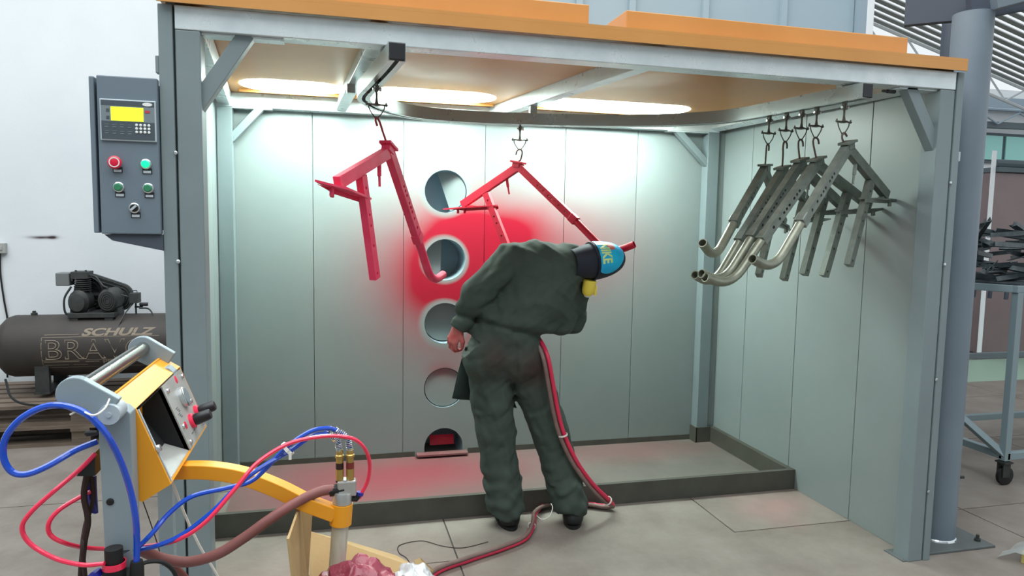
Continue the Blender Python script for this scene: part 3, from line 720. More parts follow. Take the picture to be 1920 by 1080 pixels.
MB().ab((-1.405, CYC - .10, ZT + .314), (-1.235, CYC + .06, ZT + .375)).lathe((-1.37, CYC - .05, ZT + .375), (0, 0, 1), [(0, .012), (.012, .012)], 8).lathe((-1.27, CYC - .05, ZT + .375), (0, 0, 1), [(0, .012), (.012, .012)], 8).build('cylinder_head', 'dusty_metal', CO, bevel=.006)
MB().ab((-1.555, CYC - .10, ZT + .255), (-1.42, CYC + .04, ZT + .365)).ab((-1.42, CYC - .06, ZT + .29), (-1.40, CYC, ZT + .35)).build('air_filter', 'filter_grey', CO, bevel=.008)
# belt guard behind pump and motor: rounded plate
def hull2(c0, r0, c1, r1, n=14):
    (x0, z0), (x1, z1) = c0, c1; d = math.atan2(z1 - z0, x1 - x0); L = math.hypot(x1 - x0, z1 - z0); a = math.acos((r0 - r1) / L); pts = []
    for k in range(n + 1):
        t = d + a + (2 * math.pi - 2 * a) * k / n; pts.append((x0 + r0 * math.cos(t), z0 + r0 * math.sin(t)))
    for k in range(n + 1):
        t = d - a + 2 * a * k / n; pts.append((x1 + r1 * math.cos(t), z1 + r1 * math.sin(t)))
    return pts
gp = hull2((-1.31, ZT + .165), .175, (-0.99, ZT + .13), .12)
MB().prism([(x, CYC + .16, z) for x, z in gp], (0, .05, 0)).build('belt_guard', 'dusty_metal', CO)
m = MB()
for k in range(4):
    pts = [(x, CYC + .14, z) for x, z in hull2((-1.31, ZT + .165), .165 - k * .035, (-0.99, ZT + .13), .11 - k * .025)]
    m.tube(pts + [pts[0]], .006, 6)
m.build('guard_wire', 'dusty_metal', CO)
MB().lathe((-1.31, CYC + .09, ZT + .165), (0, 1, 0), [(0, .15), (.04, .15), (.04, .12), (0, .12)], 28, cap=False).bar((-1.31, CYC + .11, ZT + .02), (-1.31, CYC + .11, ZT + .31), .025, .02).bar((-1.455, CYC + .11, ZT + .165), (-1.165, CYC + .11, ZT + .165), .025, .02).build('flywheel', 'dusty_metal', CO)
mm = MB().lathe((-1.035, CYC - .12, ZT + .13), (0, 1, 0), [(-.02, .05), (-.015, .085), (0, .10), (.22, .10), (.24, .08)], 24).ab((-1.12, CYC - .08, ZT + .026), (-.95, CYC + .08, ZT + .06))
mm.build('motor', 'dusty_metal', CO, smooth=True)
m = MB()
for k in range(4): m.lathe((-1.035, CYC - .143, ZT + .13), (0, -1, 0), [(0, .028 + k * .018), (.004, .028 + k * .018), (.004, .022 + k * .018), (0, .022 + k * .018)], 20, cap=False)
m.build('fan_grille', 'dusty_metal', CO)
MB().ab((-.835, CYC - .07, ZT + .10), (-.745, CYC + .04, ZT + .185)).cyl((-.79, CYC, ZT - .01), (-.79, CYC, ZT + .10), .010, n=8).tube([(-.82, CYC - .02, ZT + .187), (-.815, CYC - .02, ZT + .205), (-.77, CYC - .02, ZT + .205), (-.765, CYC - .02, ZT + .187)], .005, 6).build('pressure_switch', 'dusty_metal', CO, bevel=.004)
MB().cyl((-.74, CYC - .03, ZT + .085), (-.655, CYC - .03, ZT + .085), .016, n=10).tube([(-.80, CYC, ZT + .06), (-.72, CYC - .02, ZT + .06), (-.70, CYC - .03, ZT + .085)], .008, 6).build('outlet_valve', 'black_plastic', CO)
MB().tube(spline([(-1.24, CYC - .05, ZT + .34), (-1.16, CYC - .08, ZT + .33), (-1.08, CYC - .12, ZT + .26), (-1.02, CYC - .14, ZT + .24)], 6), .008, 6).build('air_pipe', 'dusty_metal', CO, smooth=True)
MB().tube(spline([(-1.40, CYC - .10, ZT + .25), (-1.46, CYC - .13, ZT + .15), (-1.455, CYC - .13, ZT + .03), (-1.40, CYC - .1, ZT + .02)], 6), .011, 6).build('air_pipe', 'dusty_metal', CO, smooth=True)
MB().tube(spline([(-.92, CYC - .05, ZT + .17), (-.86, CYC - .06, ZT + .16), (-.83, CYC - .05, ZT + .14)], 5), .007, 6).build('air_pipe', 'dusty_metal', CO, smooth=True)
MB().tube(spline([(-.80, CYC - .04, ZT + .10), (-.86, CYC - .12, ZT + .02), (-.92, CYC - .2, CZ + .12), (-.95, CYC - .23, CZ)], 6), .007, 6).build('air_pipe', 'dusty_metal', CO, smooth=True)
MB().tube(spline([(-.74, CYC - .05, ZT + .055), (-.64, CYC - .05, ZT + .045), (-.58, CYC - .08, ZT - .03), (-.57, CYC - .12, ZT - .12)], 6), .008, 6).build('air_pipe', 'dusty_metal', CO, smooth=True)
for o in set(bpy.data.objects) - _before:        # pump set squeezed unevenly after building to match its extent in the image
    for v in o.data.vertices:
        v.co.x = (v.co.x + CX + 1.19) * .66 - 1.185 - CX; v.co.y *= .85; v.co.z = (v.co.z + .33 - ZT) * .86 + ZT - .33
MB().lathe((-1.60, CYC, ZT - .005), (0, 0, 1), [(0, .022), (.02, .022), (.022, .012), (.035, .012)], 10).build('plug', 'dusty_metal', CO)
MB().box((-0.60, CYC - .235, .64), (.07, .05, .07)).ab((-.64, CYC - .255, .80), (-.54, CYC - .225, .815)).cyl((-.59, CYC - .24, .67), (-.59, CYC - .24, .80), .02, n=10).build('drain_unit', 'unit_frame', CO, bevel=.004)

def pallet(z, label):
    T = thing('pallet', (-1.2, 3.1, z), label, 'pallet', 'wooden pallets under the compressor')
    for i, x in enumerate((-2.05, -1.2, -0.42)):
        for y in (2.78, 3.13, 3.47):
            MB().ab((x - .06, y - .05, z + .022), (x + .06, y + .05, z + .105)).build('block', 'pallet_wood', T)
    for k, y in enumerate((2.76, 2.90, 3.05, 3.20, 3.35, 3.49)):
        MB().ab((-2.12, y - .05, z + .127), (-0.36, y + .05, z + .150)).build('deck_board', 'pallet_wood', T)
    for x in (-2.05, -1.2, -.42): MB().ab((x - .06, 2.71, z + .105), (x + .06, 3.54, z + .127)).build('stringer', 'pallet_wood', T)
    for y in (2.78, 3.13, 3.47): MB().ab((-2.12, y - .05, z), (-0.36, y + .05, z + .022)).build('base_board', 'pallet_wood', T)
pallet(0.0, 'grey wooden pallet lying on the floor under another pallet')
pallet(0.151, 'upper grey wooden pallet directly beneath the compressor')
tag(center_origin(MB().tube(spline([(-1.70, 2.86, 0.46), (-1.60, 2.70, 0.36), (-1.45, 2.66, 0.315), (-1.15, 2.665, 0.312), (-0.9, 2.70, 0.318), (-.7, 2.75, .312)], 6), .008, 6).build('power_cable', 'black_rubber', smooth=True)), 'black power cable drooping from the compressor over the pallet edge', 'cable')
tag(center_origin(MB().ab((-2.02, 3.56, 1.31), (-1.94, 3.602, 1.39)).ab((-1.995, 3.555, 1.335), (-1.96, 3.561, 1.368)).build('wall_socket', 'plate_white', bevel=.004)), 'small pale socket box on the white wall', 'socket')
tag(center_origin(MB().tube(spline([(-1.985, 3.58, 1.312), (-1.99, 3.585, 1.15), (-1.975, 3.585, 0.95), (-1.955, 3.585, 0.76), (-1.955, 3.56, 0.55), (-1.97, 3.57, 0.33)], 6), .007, 6).build('socket_cable', 'black_rubber', smooth=True)), 'dark cable hanging down the white wall from socket', 'cable')
tag(center_origin(MB().ell((-1.93, 2.86, .335), (.07, .06, .034)).ell((-1.86, 2.90, .33), (.05, .05, .03)).build('rag', 'dusty_metal', smooth=True)), 'crumpled dark rag on pallet corner by the tank', 'rag')

# ================================================================== POWDER CART IN THE FOREGROUND
KC = thing('powder_cart', (0.28, -1.0, 0), 'grey and orange powder feed cart with sloping control console', 'powder cart')
YN, YF = -1.208, -0.775  # cart scaled down about the camera, with the resulting coordinates baked in
pc = lambda p: V(p)
cA = (0.081, -1.208, 1.193); cB = (0.139, -1.208, 1.190)  # point tuples for cart, hoses, box and worker are unprojected image pixels
cx0, cx1 = cA[0], cB[0]
ZTOP = (0.126, -1.208, 1.228)[2]
ZB = (0.103, -1.208, 0.936)[2]
for yy in (YN, YF - .04):
    m = MB().prism([(cx0 + .004, yy, ZB), (cx1 + .002, yy, ZB), (cx1, yy, ZTOP - .012), (cx1 - .012, yy, ZTOP), (cx0 + .02, yy, ZTOP), (cx0, yy, ZTOP - .02)], (0, 0.04, 0))
    c = m.build('column', 'cart_grey', KC, bevel=.002)
    MB().ab((cx0 + .012, yy + .004, 0.42), (cx1 - .012, yy + .036, ZB + .01)).build('lower_post', 'cart_grey', KC)
MB().lathe((0.098, -1.208, 1.040), (0, -1, 0), [(-.002, .0075), (.002, .0070), (.003, .005)], 12).build('hole_shade_disc', 'black_rubber', KC)  # black disc stands in for the shade inside a bolt hole
# handle: two rounded side plates and a round bar
hb = V((0.054, -1.235, 1.268)); he = V((0.116, -1.235, 1.230))
RR = 0.0320
def handle_plate(y):
    d = (V((he.x, 0, he.z)) - V((hb.x, 0, hb.z))).normalized(); nrm = V((-d.z, 0, d.x)); pts = []
    for k in range(13):
        a = math.pi / 2 + math.pi * k / 12; pts.append(V((hb.x, y, hb.z)) + d * (RR * math.cos(a)) + nrm * (RR * math.sin(a)))
    e = V((he.x, y, he.z)); pts += [e - nrm * RR * .9, e + nrm * RR * .9]
    MB().prism(pts, (0, 0.022, 0)).build('handle_plate', 'cart_grey', KC, bevel=.002)
handle_plate(-1.247); handle_plate(-0.762)
MB().cyl((hb.x + .003, -1.226, hb.z + .002), (hb.x + .003, -.76, hb.z + .002), .0165, n=20).build('handle_bar', 'steel_bar', KC, smooth=True)
wv = V((0.115, -1.249, 1.228))
MB().lathe((wv.x, -1.2075, wv.z), (0, -1, 0), [(0, .0195), (.050, .0195)], 24).lathe((wv.x, -1.2575, wv.z), (0, -1, 0), [(0, .005), (.003, .005)], 8).build('pivot_knob', 'unit_frame', KC, smooth=True)
# console
pA = V((0.092, -1.166, 1.244)); pB = V((0.138, -1.166, 1.215)); pC = V((0.200, -1.166, 1.052)); pD = V((0.146, -1.166, 1.019)); pE = V((0.094, -1.166, 1.040))
CY0, CY1 = -1.166, -0.735
poly = [pA, pB, pC, pD, pE]
at = lambda p, y: V((p.x, y, p.z))
CB = MB()
for y in (CY0, CY1 - .006): CB.prism([at(p, y) for p in poly], (0, .006, 0))
for p, q in ((pA, pB), (pC, pD), (pD, pE), (pE, pA)):
    d = (q - p).normalized(); nn = V((d.z, 0, -d.x)); c = (pA + pC) / 2
    if nn.dot(c - p) < 0: nn = -nn
    CB.prism([at(p, CY0 + .006), at(q, CY0 + .006), at(q + nn * .005, CY0 + .006), at(p + nn * .005, CY0 + .006)], (0, CY1 - CY0 - .012, 0))
con = CB.build('console_case', 'cart_orange', KC)
e1 = V((0, 1, 0)); e2 = (pC - pB).normalized(); nF = e2.cross(e1) * -1
if nF.x < 0: nF = -nF
LV = (pC - pB).length; LU = CY1 - CY0
FP3 = lambda u, v, w=0.0: at(pB, CY0) + e1 * (u * LU) + e2 * (v * LV) + nF * w
def slab(u0, u1, v0, v1, w0, w1): return MB().prism([FP3(u0, v0, w0), FP3(u1, v0, w0), FP3(u1, v1, w0), FP3(u0, v1, w0)], nF * (w1 - w0))
# open bay in the near half, instrument panel in the far half
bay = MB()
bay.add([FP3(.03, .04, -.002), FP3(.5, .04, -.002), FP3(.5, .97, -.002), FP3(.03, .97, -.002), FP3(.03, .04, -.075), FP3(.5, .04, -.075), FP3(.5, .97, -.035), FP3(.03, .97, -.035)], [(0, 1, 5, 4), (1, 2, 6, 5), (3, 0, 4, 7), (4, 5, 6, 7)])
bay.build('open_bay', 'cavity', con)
MB().prism([FP3(.035, .965, -.003), FP3(.495, .965, -.003), FP3(.495, .70, -.055), FP3(.035, .70, -.055)], e2 * .004).build('bay_floor', 'plate_white', con)
slab(.02, .035, .03, .98, -.004, .0015).build('bay_edge', 'unit_frame', con)
ip = slab(.5, .985, .03, .975, -.010, .001).build('instrument_panel', 'plate_white', con)
def dial(u, v, r, h, name, mt, par, n=18):
    return MB().lathe(FP3(u, v, .001), nF, [(0, r), (h * .8, r), (h, r * .85)], n).build(name, mt, par, smooth=True)
g = dial(.76, .36, .026, .012, 'pressure_gauge', 'chrome', ip); MB().lathe(FP3(.76, .36, .0131), nF, [(0, .0205), (.0006, .0205)], 18).build('gauge_face', 'unit_mid', g)
for u, v in ((.73, .715), (.90, .70)):
    r_ = dial(u, v, .019, .009, 'knob_ring', 'tube_red', ip)
    MB().lathe(FP3(u, v, .010), nF, [(0, .013), (.006, .015), (.036, .0135), (.040, .011)], 14).build('knob', 'black_plastic', r_, smooth=True)
for u, v in ((.55, .13), (.93, .13), (.55, .90), (.93, .90), (.545, .66), (.88, .50)):
    dial(u, v, .006, .005, 'screw', 'chrome', ip, 8)
dial(.025, .55, .008, .008, 'screw', 'chrome', con, 8)
for u, v in ((.60, .68), (.80, .10)): dial(u, v, .010, .001, 'print_mark', 'tube_red', ip, 10)
for k in range(6): slab(.56 + .015 * (k % 3), .60 + .01 * (k % 3), .40 + .028 * k, .412 + .028 * k, .001, .0016).build('print_mark', 'unit_dark', ip)
for k in range(5): slab(.64 + .06 * k, .68 + .06 * k, .84, .852, .001, .0016).build('print_mark', 'unit_dark', ip)
# orange arm carrying the suction lance
apath = spline([(0.161, -0.990, 1.020), (0.193, -1.000, 1.025), (0.259, -1.020, 1.026), (0.329, -1.030, 1.011), (0.400, -1.040, 0.981), (0.466, -1.050, 0.945), (0.529, -1.050, 0.914)], 6)
arm_w = 0.019
MB().sweep([(-arm_w, -.0165), (arm_w, -.0165), (arm_w, .0165), (-arm_w, .0165)], apath).build('arm', 'cart_orange', KC, bevel=.002)
lt = V((0.544, -1.050, 0.913)); lbv = V((0.532, -1.050, 0.759)); la = (lt - lbv).normalized(); lb = lbv - la * 0.17
MB().lathe(lt - la * .026, la, [(0, .0255), (.050, .0255), (.050, .020), (0, .020)], 24, cap=False).build('arm_ring', 'cart_orange', KC, smooth=True)
# base, wheels
MB().ab((0.0, -1.30, 0.36), (0.95, -0.70, 0.40)).ab((0.0, -1.28, .16), (.06, -1.22, .36)).ab((0.0, -.78, .16), (.06, -.72, .36)).ab((.88, -1.28, .16), (.94, -1.22, .36)).ab((.88, -.78, .16), (.94, -.72, .36)).ab((0.0, -1.28, .12), (.94, -1.22, .16)).ab((0.0, -.78, .12), (.94, -.72, .16)).build('base_frame', 'cart_grey', KC, bevel=.003)
MB().ab((cx0 - .02, YN - .01, .395), (cx1 + .02, YF + .01, .43)).build('column_foot', 'cart_grey', KC)
for x in (.05, .89):
    for y in (-1.25, -.75):
        MB().lathe((x, y - .015, .06), (0, 1, 0), [(0, .05), (.004, .06), (.026, .06), (.03, .05)], 18).ab((x - .02, y - .02, .06), (x + .02, y - .016, .125)).build('wheel', 'black_rubber', KC, smooth=True)
# clamp and air regulators at the foot of the near column
q = V((0.108, -1.235, 0.923))
MB().lathe((q.x, -1.232, q.z + .032), (0, 0, -1), [(0, .0165), (.034, .0165), (.036, .021), (.07, .021)], 18).build('clamp_sleeve', 'black_rubber', KC, smooth=True)
MB().lathe((q.x, -1.232, q.z + .004), (0, 0, -1), [(0, .0195), (0, .0215), (.012, .0215), (.012, .0195)], 18, cap=False).build('sleeve_band', 'tube_red', KC, smooth=True)
MB().ab((q.x - .028, -1.262, q.z - .075), (q.x + .026, -1.209, q.z - .028)).lathe((q.x - .002, -1.262, q.z - .045), (0, -1, 0), [(0, .024), (.012, .024), (.014, .02)], 20).build('air_regulator', 'dusty_metal', KC)
MB().lathe(V((0.149, -1.235, 0.914)), (0, 0, -1), [(-.012, .011), (.0, .013), (.03, .013), (.034, .009), (.09, .009)], 14).build('elbow_fitting', 'black_rubber', KC, smooth=True)
MB().cyl((0.072, -1.235, 0.910), (0.078, -1.235, 0.900), .014, n=12).build('blue_cap', 'tube_navy', KC)
MB().prism([(0.113, -1.210, 0.925), (0.135, -1.210, 0.939), (0.136, -1.210, 0.906), (0.115, -1.210, 0.899)], (0, .03, 0)).build('gusset', 'cart_grey', KC)
MB().prism([(0.069, -1.190, 1.136), (0.067, -1.190, 1.088), (0.034, -1.190, 1.090)], (0, .05, 0)).build('rear_bracket', 'black_plastic', KC)
MB().lathe((0.067, -1.200, 1.178), (-1, 0, 0), [(-.01, .005), (.008, .006), (.012, .003)], 10).build('thumb_screw', 'black_plastic', KC)

# ---- suction lance held in the arm ring
LN = thing('suction_lance', tuple(lb), 'pale suction lance with brass hose fittings held by the orange arm', 'lance')
MB().lathe(lb, la, [(0, .0195), ((lt - lb).length + .02, .0195)], 24).build('lance_tube', 'lance_glass', LN, smooth=True)
cz = lt + la * 0.025
MB().lathe(cz, la, [(0, .0225), (.026, .0225), (.028, .0215), (.028, .013)], 24).build('collar', 'aluminium', LN, smooth=True)
MB().lathe(cz + la * .026 + V((.003, 0, 0)), la, [(0, .012), (.032, .012)], 18).build('venturi_body', 'aluminium', LN, smooth=True)
bl = cz + la * .037
MB().box(bl + V((.008, 0, .0)), (.044, .026, .038)).build('manifold', 'aluminium', LN, bevel=.004)
sp = []
for i, (dx, col1) in enumerate(((-.008, 'fitting_dark'), (.016, 'fitting_red'))):
    p = bl + V((dx, 0, .018))
    b = MB().lathe(p, (0, 0, 1), [(0, .0085), (.012, .0095), (.028, .0095)], 14).lathe(p + V((0, 0, .043)), (0, 0, 1), [(0, .0085), (.012, .0085), (.013, .0105), (.018, .0105), (.02, .008), (.026, .0085), (.033, .006)], 14).build('brass_fitting', 'brass', LN, smooth=True)
    MB().lathe(p + V((0, 0, .0285)), (0, 0, 1), [(0, .0092), (.014, .0092)], 14).build('fitting_band', col1, b)
    MB().lathe(p + V((0, 0, -.003)), (0, 0, 1), [(0, .0098), (.004, .0098)], 14).build('fitting_band', col1, b)
    sp.append(p + V((0, 0, .07)))
hp_ = V((0.529, -1.050, 0.973))
MB().cyl(hp_ + V((.022, 0, 0)), hp_ + V((-.012, 0, -.004)), .0135, n=14).build('hose_clamp', 'black_rubber', LN)
ep = V((0.579, -1.050, 0.945))
MB().tube([ep + V((-.03, 0, .003)), ep, ep + V((.008, 0, .012))], .0075, 8).build('elbow', 'black_rubber', LN)
MB().lathe(ep + V((.008, 0, .008)), (.2, 0, 1), [(0, .0085), (.008, .0085)], 10).build('blue_ring', 'tube_navy', LN)

def hose(name, pts, r, m, label, cat='hose', n=8, sub=8):
    return tag(center_origin(MB().tube(spline(pts, sub), r, n).build(name, m, smooth=True)), label, cat)
hose('air_hose', [(0.073, -1.190, 1.158), (0.040, -1.210, 1.148), (0.003, -1.240, 1.130), (-0.029, -1.250, 1.120), (-0.053, -1.250, 1.127), (-0.065, -1.250, 1.156), (-0.059, -1.250, 1.194), (-0.029, -1.250, 1.230), (0.016, -1.250, 1.249), (0.072, -1.275, 1.244), (0.110, -1.280, 1.207), (0.131, -1.265, 1.150), (0.145, -1.250, 1.080), (0.152, -1.245, 1.019), (0.151, -1.237, 0.961), (0.149, -1.236, 0.922)], .0062, 'tube_blue', 'thick bright blue air hose looping beside the cart handle')
s0, s1 = sp
def bl_hose(pts, s, label, col):
    return hose('air_hose', pts, .0052, col, label)
hA = [(0.138, -1.190, 0.930), (0.165, -1.180, 0.956), (0.193, -1.150, 0.985), (0.235, -1.130, 1.010), (0.307, -1.120, 1.020), (0.358, -1.105, 1.030), (0.423, -1.090, 1.091), (0.474, -1.075, 1.121), (0.511, -1.060, 1.123)]
hB = [(0.135, -1.170, 0.919), (0.177, -1.170, 0.926), (0.222, -1.160, 0.942), (0.278, -1.150, 0.982), (0.333, -1.135, 1.034), (0.378, -1.110, 1.060), (0.431, -1.080, 1.080), (0.479, -1.070, 1.109), (0.509, -1.060, 1.110)]
arcA = [tuple(s1 + V((-.034, 0, .052))), tuple(s1 + V((-.008, 0, .032))), tuple(s1)]
arcB = [tuple(s0 + V((-.030, 0, .046))), tuple(s0 + V((-.007, 0, .028))), tuple(s0)]
hose('air_hose', hA + arcA, .0052, 'tube_blue', 'blue air hose to the rear brass fitting of the lance')
hose('air_hose', hB + arcB, .0052, 'tube_blue', 'blue air hose to the front brass fitting of the lance')
for nm, arc in (('rear', arcA), ('front', arcB)):
    pts = spline(arc, 10); hel = []
    up = V((0, 1, 0))
    for j in range(len(pts) * 4 - 4):
        t = j / 4; k = int(t); p = pts[k].lerp(pts[min(k + 1, len(pts) - 1)], t - k); d = (pts[min(k + 1, len(pts) - 1)] - pts[max(k - 1, 0)]).normalized(); a_ = d.cross(up).normalized()
        th = j * math.pi / 2.6; hel.append(p + a_ * (.0072 * math.cos(th)) + up * (.0072 * math.sin(th)))
    tag(center_origin(MB().tube(hel, .0016, 5).build('spring_guard', 'chrome', smooth=True)), 'coiled steel spring guard over the hose at the %s brass fitting' % nm, 'spring')
hose('signal_tube', [(0.070, -1.190, 1.134), (0.044, -1.200, 1.107), (0.003, -1.220, 1.072), (-0.032, -1.230, 1.039), (-0.048, -1.230, 1.009), (-0.035, -1.230, 0.976), (0.008, -1.235, 0.945), (0.055, -1.240, 0.930), (0.096, -1.250, 0.933)], .0045, 'tube_red', 'red tube in the outer loop behind the cart column')
hose('signal_tube', [(0.049, -1.160, 1.046), (0.033, -1.170, 1.040), (0.003, -1.190, 1.025), (-0.013, -1.200, 1.004), (-0.012, -1.200, 0.979), (0.008, -1.190, 0.956), (0.033, -1.150, 0.925), (0.084, -1.140, 0.913), (0.142, -1.150, 0.917), (0.207, -1.165, 0.930), (0.265, -1.170, 0.966), (0.322, -1.155, 1.027), (0.366, -1.130, 1.074), (0.428, -1.100, 1.103), (0.498, -1.100, 1.116), (0.554, -1.100, 1.112), (0.588, -1.090, 1.091), (0.608, -1.070, 1.045), (0.606, -1.055, 0.991), (0.586, -1.050, 0.947)], .0045, 'tube_red', 'red tube running from the cart to the lance elbow', sub=8)
tp = V((0.427, -1.090, 1.089))
tag(center_origin(MB().lathe(tp, (.72, .05, .6), [(-.004, .0150), (-.004, .0175), (.004, .0175), (.004, .0150)], 14, cap=False).box(tp + V((.006, -.015, -.012)), (.006, .004, .016)).build('cable_tie', 'tie_white')), 'white cable tie around the blue hoses', 'cable tie')
hose('powder_hose', [(0.532, -1.050, 0.972), (0.496, -1.055, 0.971), (0.443, -1.070, 0.955), (0.386, -1.090, 0.928), (0.330, -1.100, 0.893), (0.275, -1.110, 0.866), (0.216, -1.110, 0.856), (0.165, -1.120, 0.875), (0.134, -1.150, 0.911), (0.100, -1.160, 0.929)], .0118, 'hose_brown', 'thick brown powder hose sagging from the lance to the cart', n=12)
hose('powder_hose', [(0.156, -1.100, 0.868), (0.184, -1.090, 0.839), (0.209, -1.080, 0.797), (0.22, -1.08, 0.75)], .009, 'hose_brown', 'short brown hose branching down below the cart console', n=10)
hose('power_cable', [(0.047, -1.170, 1.087), (0.040, -1.170, 1.042), (0.047, -1.175, 0.993), (0.040, -1.180, 0.946), (0.032, -1.180, 0.874), (0.031, -1.180, 0.824)], .0062, 'cable_brown', 'dark brown cable hanging behind the cart column, straight strand', 'cable')
hose('power_cable', [(0.050, -1.160, 1.084), (0.053, -1.160, 1.031), (0.039, -1.165, 0.978), (0.040, -1.190, 0.939), (0.043, -1.190, 0.878), (0.041, -1.190, 0.828)], .0045, 'cable_brown', 'thinner dark brown cable hanging behind the cart column, twisted strand', 'cable')
hose('air_tube', [(0.043, -1.150, 1.076), (0.044, -1.150, 1.039), (0.051, -1.150, 0.999)], .006, 'tube_navy', 'short navy tube tucked behind the cart column, outer one', 'hose')
hose('air_tube', [(0.050, -1.140, 1.072), (0.050, -1.140, 1.040), (0.051, -1.140, 0.993)], .005, 'tube_navy', 'short navy tube tucked behind the cart column, inner one', 'hose')
hose('earth_cable', [(0.163, -1.000, 1.016), (0.187, -0.980, 0.917), (0.218, -0.970, 0.826), (0.251, -0.960, 0.751), (0.290, -0.950, 0.653)], .0032, 'tie_white', 'thin white cable running down below the console', 'cable')
hose('thin_wire', [(0.116, -1.050, 0.983), (0.130, -1.050, 0.933), (0.146, -1.050, 0.870), (0.154, -1.050, 0.825)], .0012, 'cable_brown', 'hair-thin dark wire hanging under the console', 'wire')
hose('control_cable', [(0.144, -1.210, 0.900), (0.158, -1.200, 0.905), (0.186, -1.190, 0.897), (0.206, -1.180, 0.866), (0.212, -1.180, 0.825)], .0042, 'black_rubber', 'black cable arching out of the elbow fitting', 'cable')
tag(center_origin(MB().tube(spline([(0.054, -1.270, 1.235), (0.072, -1.275, 1.243), (0.099, -1.290, 1.237), (0.112, -1.270, 1.244), (0.115, -1.250, 1.257)], 6), .0018, 6).build('cable_tie', 'tie_white')), 'white cable tie holding the blue hose to the cart handle', 'cable tie')

# ---- powder box with liner bag
BX0, BX1, BY0, BY1, BZ0, BZ1 = 0.455, 0.765, -1.24, -0.92, 0.402, 0.685
BO = thing('cardboard_box', ((BX0 + BX1) / 2, (BY0 + BY1) / 2, BZ0), 'open cardboard powder box with raised flaps under the lance', 'box')
t = .005
MB().ab((BX0, BY0, BZ0), (BX0 + t, BY1, BZ1)).ab((BX1 - t, BY0, BZ0), (BX1, BY1, BZ1)).ab((BX0 + t, BY0, BZ0), (BX1 - t, BY0 + t, BZ1)).ab((BX0 + t, BY1 - t, BZ0), (BX1 - t, BY1, BZ1)).ab((BX0 + t, BY0 + t, BZ0), (BX1 - t, BY1 - t, BZ0 + t)).build('box_walls', 'cardboard', BO)
def flap(pts, th, mt):
    n = (V(pts[1]) - V(pts[0])).cross(V(pts[2]) - V(pts[0])).normalized()
    return MB().prism(pts, n * th).build('flap', mt, BO)
flap([(BX0 + .002, BY0, BZ1 - .004), (BX0 + .002, BY1, BZ1 - .004), (0.470, -0.930, 0.875), (0.446, -1.020, 0.930), (0.431, -1.220, 0.937)], .005, 'cardboard')
flap([(BX0 + .01, BY1 - .002, BZ1 - .004), (BX1 - .01, BY1 - .002, BZ1 - .004), (0.694, -0.800, 0.670), (0.575, -0.800, 0.719), (0.466, -0.820, 0.769)], .005, 'cardboard')
flap([(BX1 - .002, BY0 + .06, BZ1 - .004), (BX1 - .002, BY1 - .03, BZ1 - .004), (0.782, -0.920, 0.683), (0.741, -0.970, 0.745), (0.717, -1.040, 0.774)], .005, 'cardboard')
flap([(BX0 + .01, BY0 + .002, BZ1 - .004), (BX1 - .01, BY0 + .002, BZ1 - .004), (BX1 - .03, BY0 + .055, BZ1 + .012), (BX0 + .03, BY0 + .055, BZ1 + .012)], .004, 'cardboard')
def crumple(c, r, seed, amp=.25, nu=40, nv=26):
    rnd = random.Random(seed); ks = [(V((rnd.gauss(0, 1), rnd.gauss(0, 1), rnd.gauss(0, 1))).normalized(), rnd.uniform(5, 13), rnd.uniform(0, 6)) for _ in range(9)]
    m = MB().ell((0, 0, 0), (1, 1, 1), None, nu, nv); out = []
    for v in m.v:
        p = V(v); d = sum(abs(math.sin(k.dot(p) * f_ + ph)) for k, f_, ph in ks) / 9 - .6
        p = p * (1 + amp * d); out.append((c[0] + p.x * r[0], c[1] + p.y * r[1], c[2] + p.z * r[2]))
    m.v = out; return m
tag(center_origin(crumple((BX0 + .120, -1.08, BZ1 - .012), (.118, .125, .118), 3, .6).build('liner_bag', 'pink_bag', smooth=True)), 'crumpled pink-stained plastic liner bag inside the cardboard box', 'plastic bag')
tag(center_origin(crumple((BX1 - .055, -1.10, BZ1 + .022), (.062, .085, .075), 8, .7).build('plastic_bag', 'white_bag', smooth=True)), 'crumpled white plastic bag beside the pink liner', 'plastic bag')

# ================================================================== RIGHT SIDE: COLUMN, RACK, OVEN, HALL
CL = thing('steel_column', (3.59, 0.20, 0), 'round blue-grey steel column bolted to the floor beside booth', 'column')
MB().lathe((3.59, 0.20, 0.012), (0, 0, 1), [(0, .090), (2.66, .090)], 40).build('shaft', 'column_paint', CL, smooth=True)
MB().lathe((3.59, 0.20, 0.012), (0, 0, 1), [(0, .098), (.006, .095), (.010, .090)], 40, cap=False).build('weld_bead', 'chrome', CL)
MB().ab((3.37, 0.035, 0), (3.80, 0.42, 0.012)).build('base_plate', 'base_steel', CL, bevel=.002)
for x, y in ((3.755, 0.10), (3.755, 0.36), (3.42, .36)):
    MB().lathe((x, y, .012), (0, 0, 1), [(0, .016), (.012, .016), (.0125, .009), (.032, .009)], 6).build('anchor_bolt', 'dusty_metal', CL)
MB().lathe((3.695, 0.17, .33), (1, -.2, 0), [(-.01, .008), (.016, .008)], 8).build('stud', 'dusty_metal', CL)
BMm = thing('roof_girder', (3.6, 0.3, 2.67), 'dark steel girder crossing the top of the round column', 'girder')
MB().bar((3.47, 0.51, 2.895), (3.68, 0.335, 2.895), 0.42, 0.05, (0.64, 0.77, 0)).build('dark_web', 'dark_beam', BMm)
MB().bar((3.60, 0.10, 2.69), (5.2, -1.05, 3.10), 0.055, 0.12).build('pale_strut', 'column_paint', BMm, bevel=.004)
MB().bar((3.60, 0.24, 2.72), (5.3, -0.55, 3.05), 0.14, 0.06).build('dark_web', 'dark_beam', BMm)
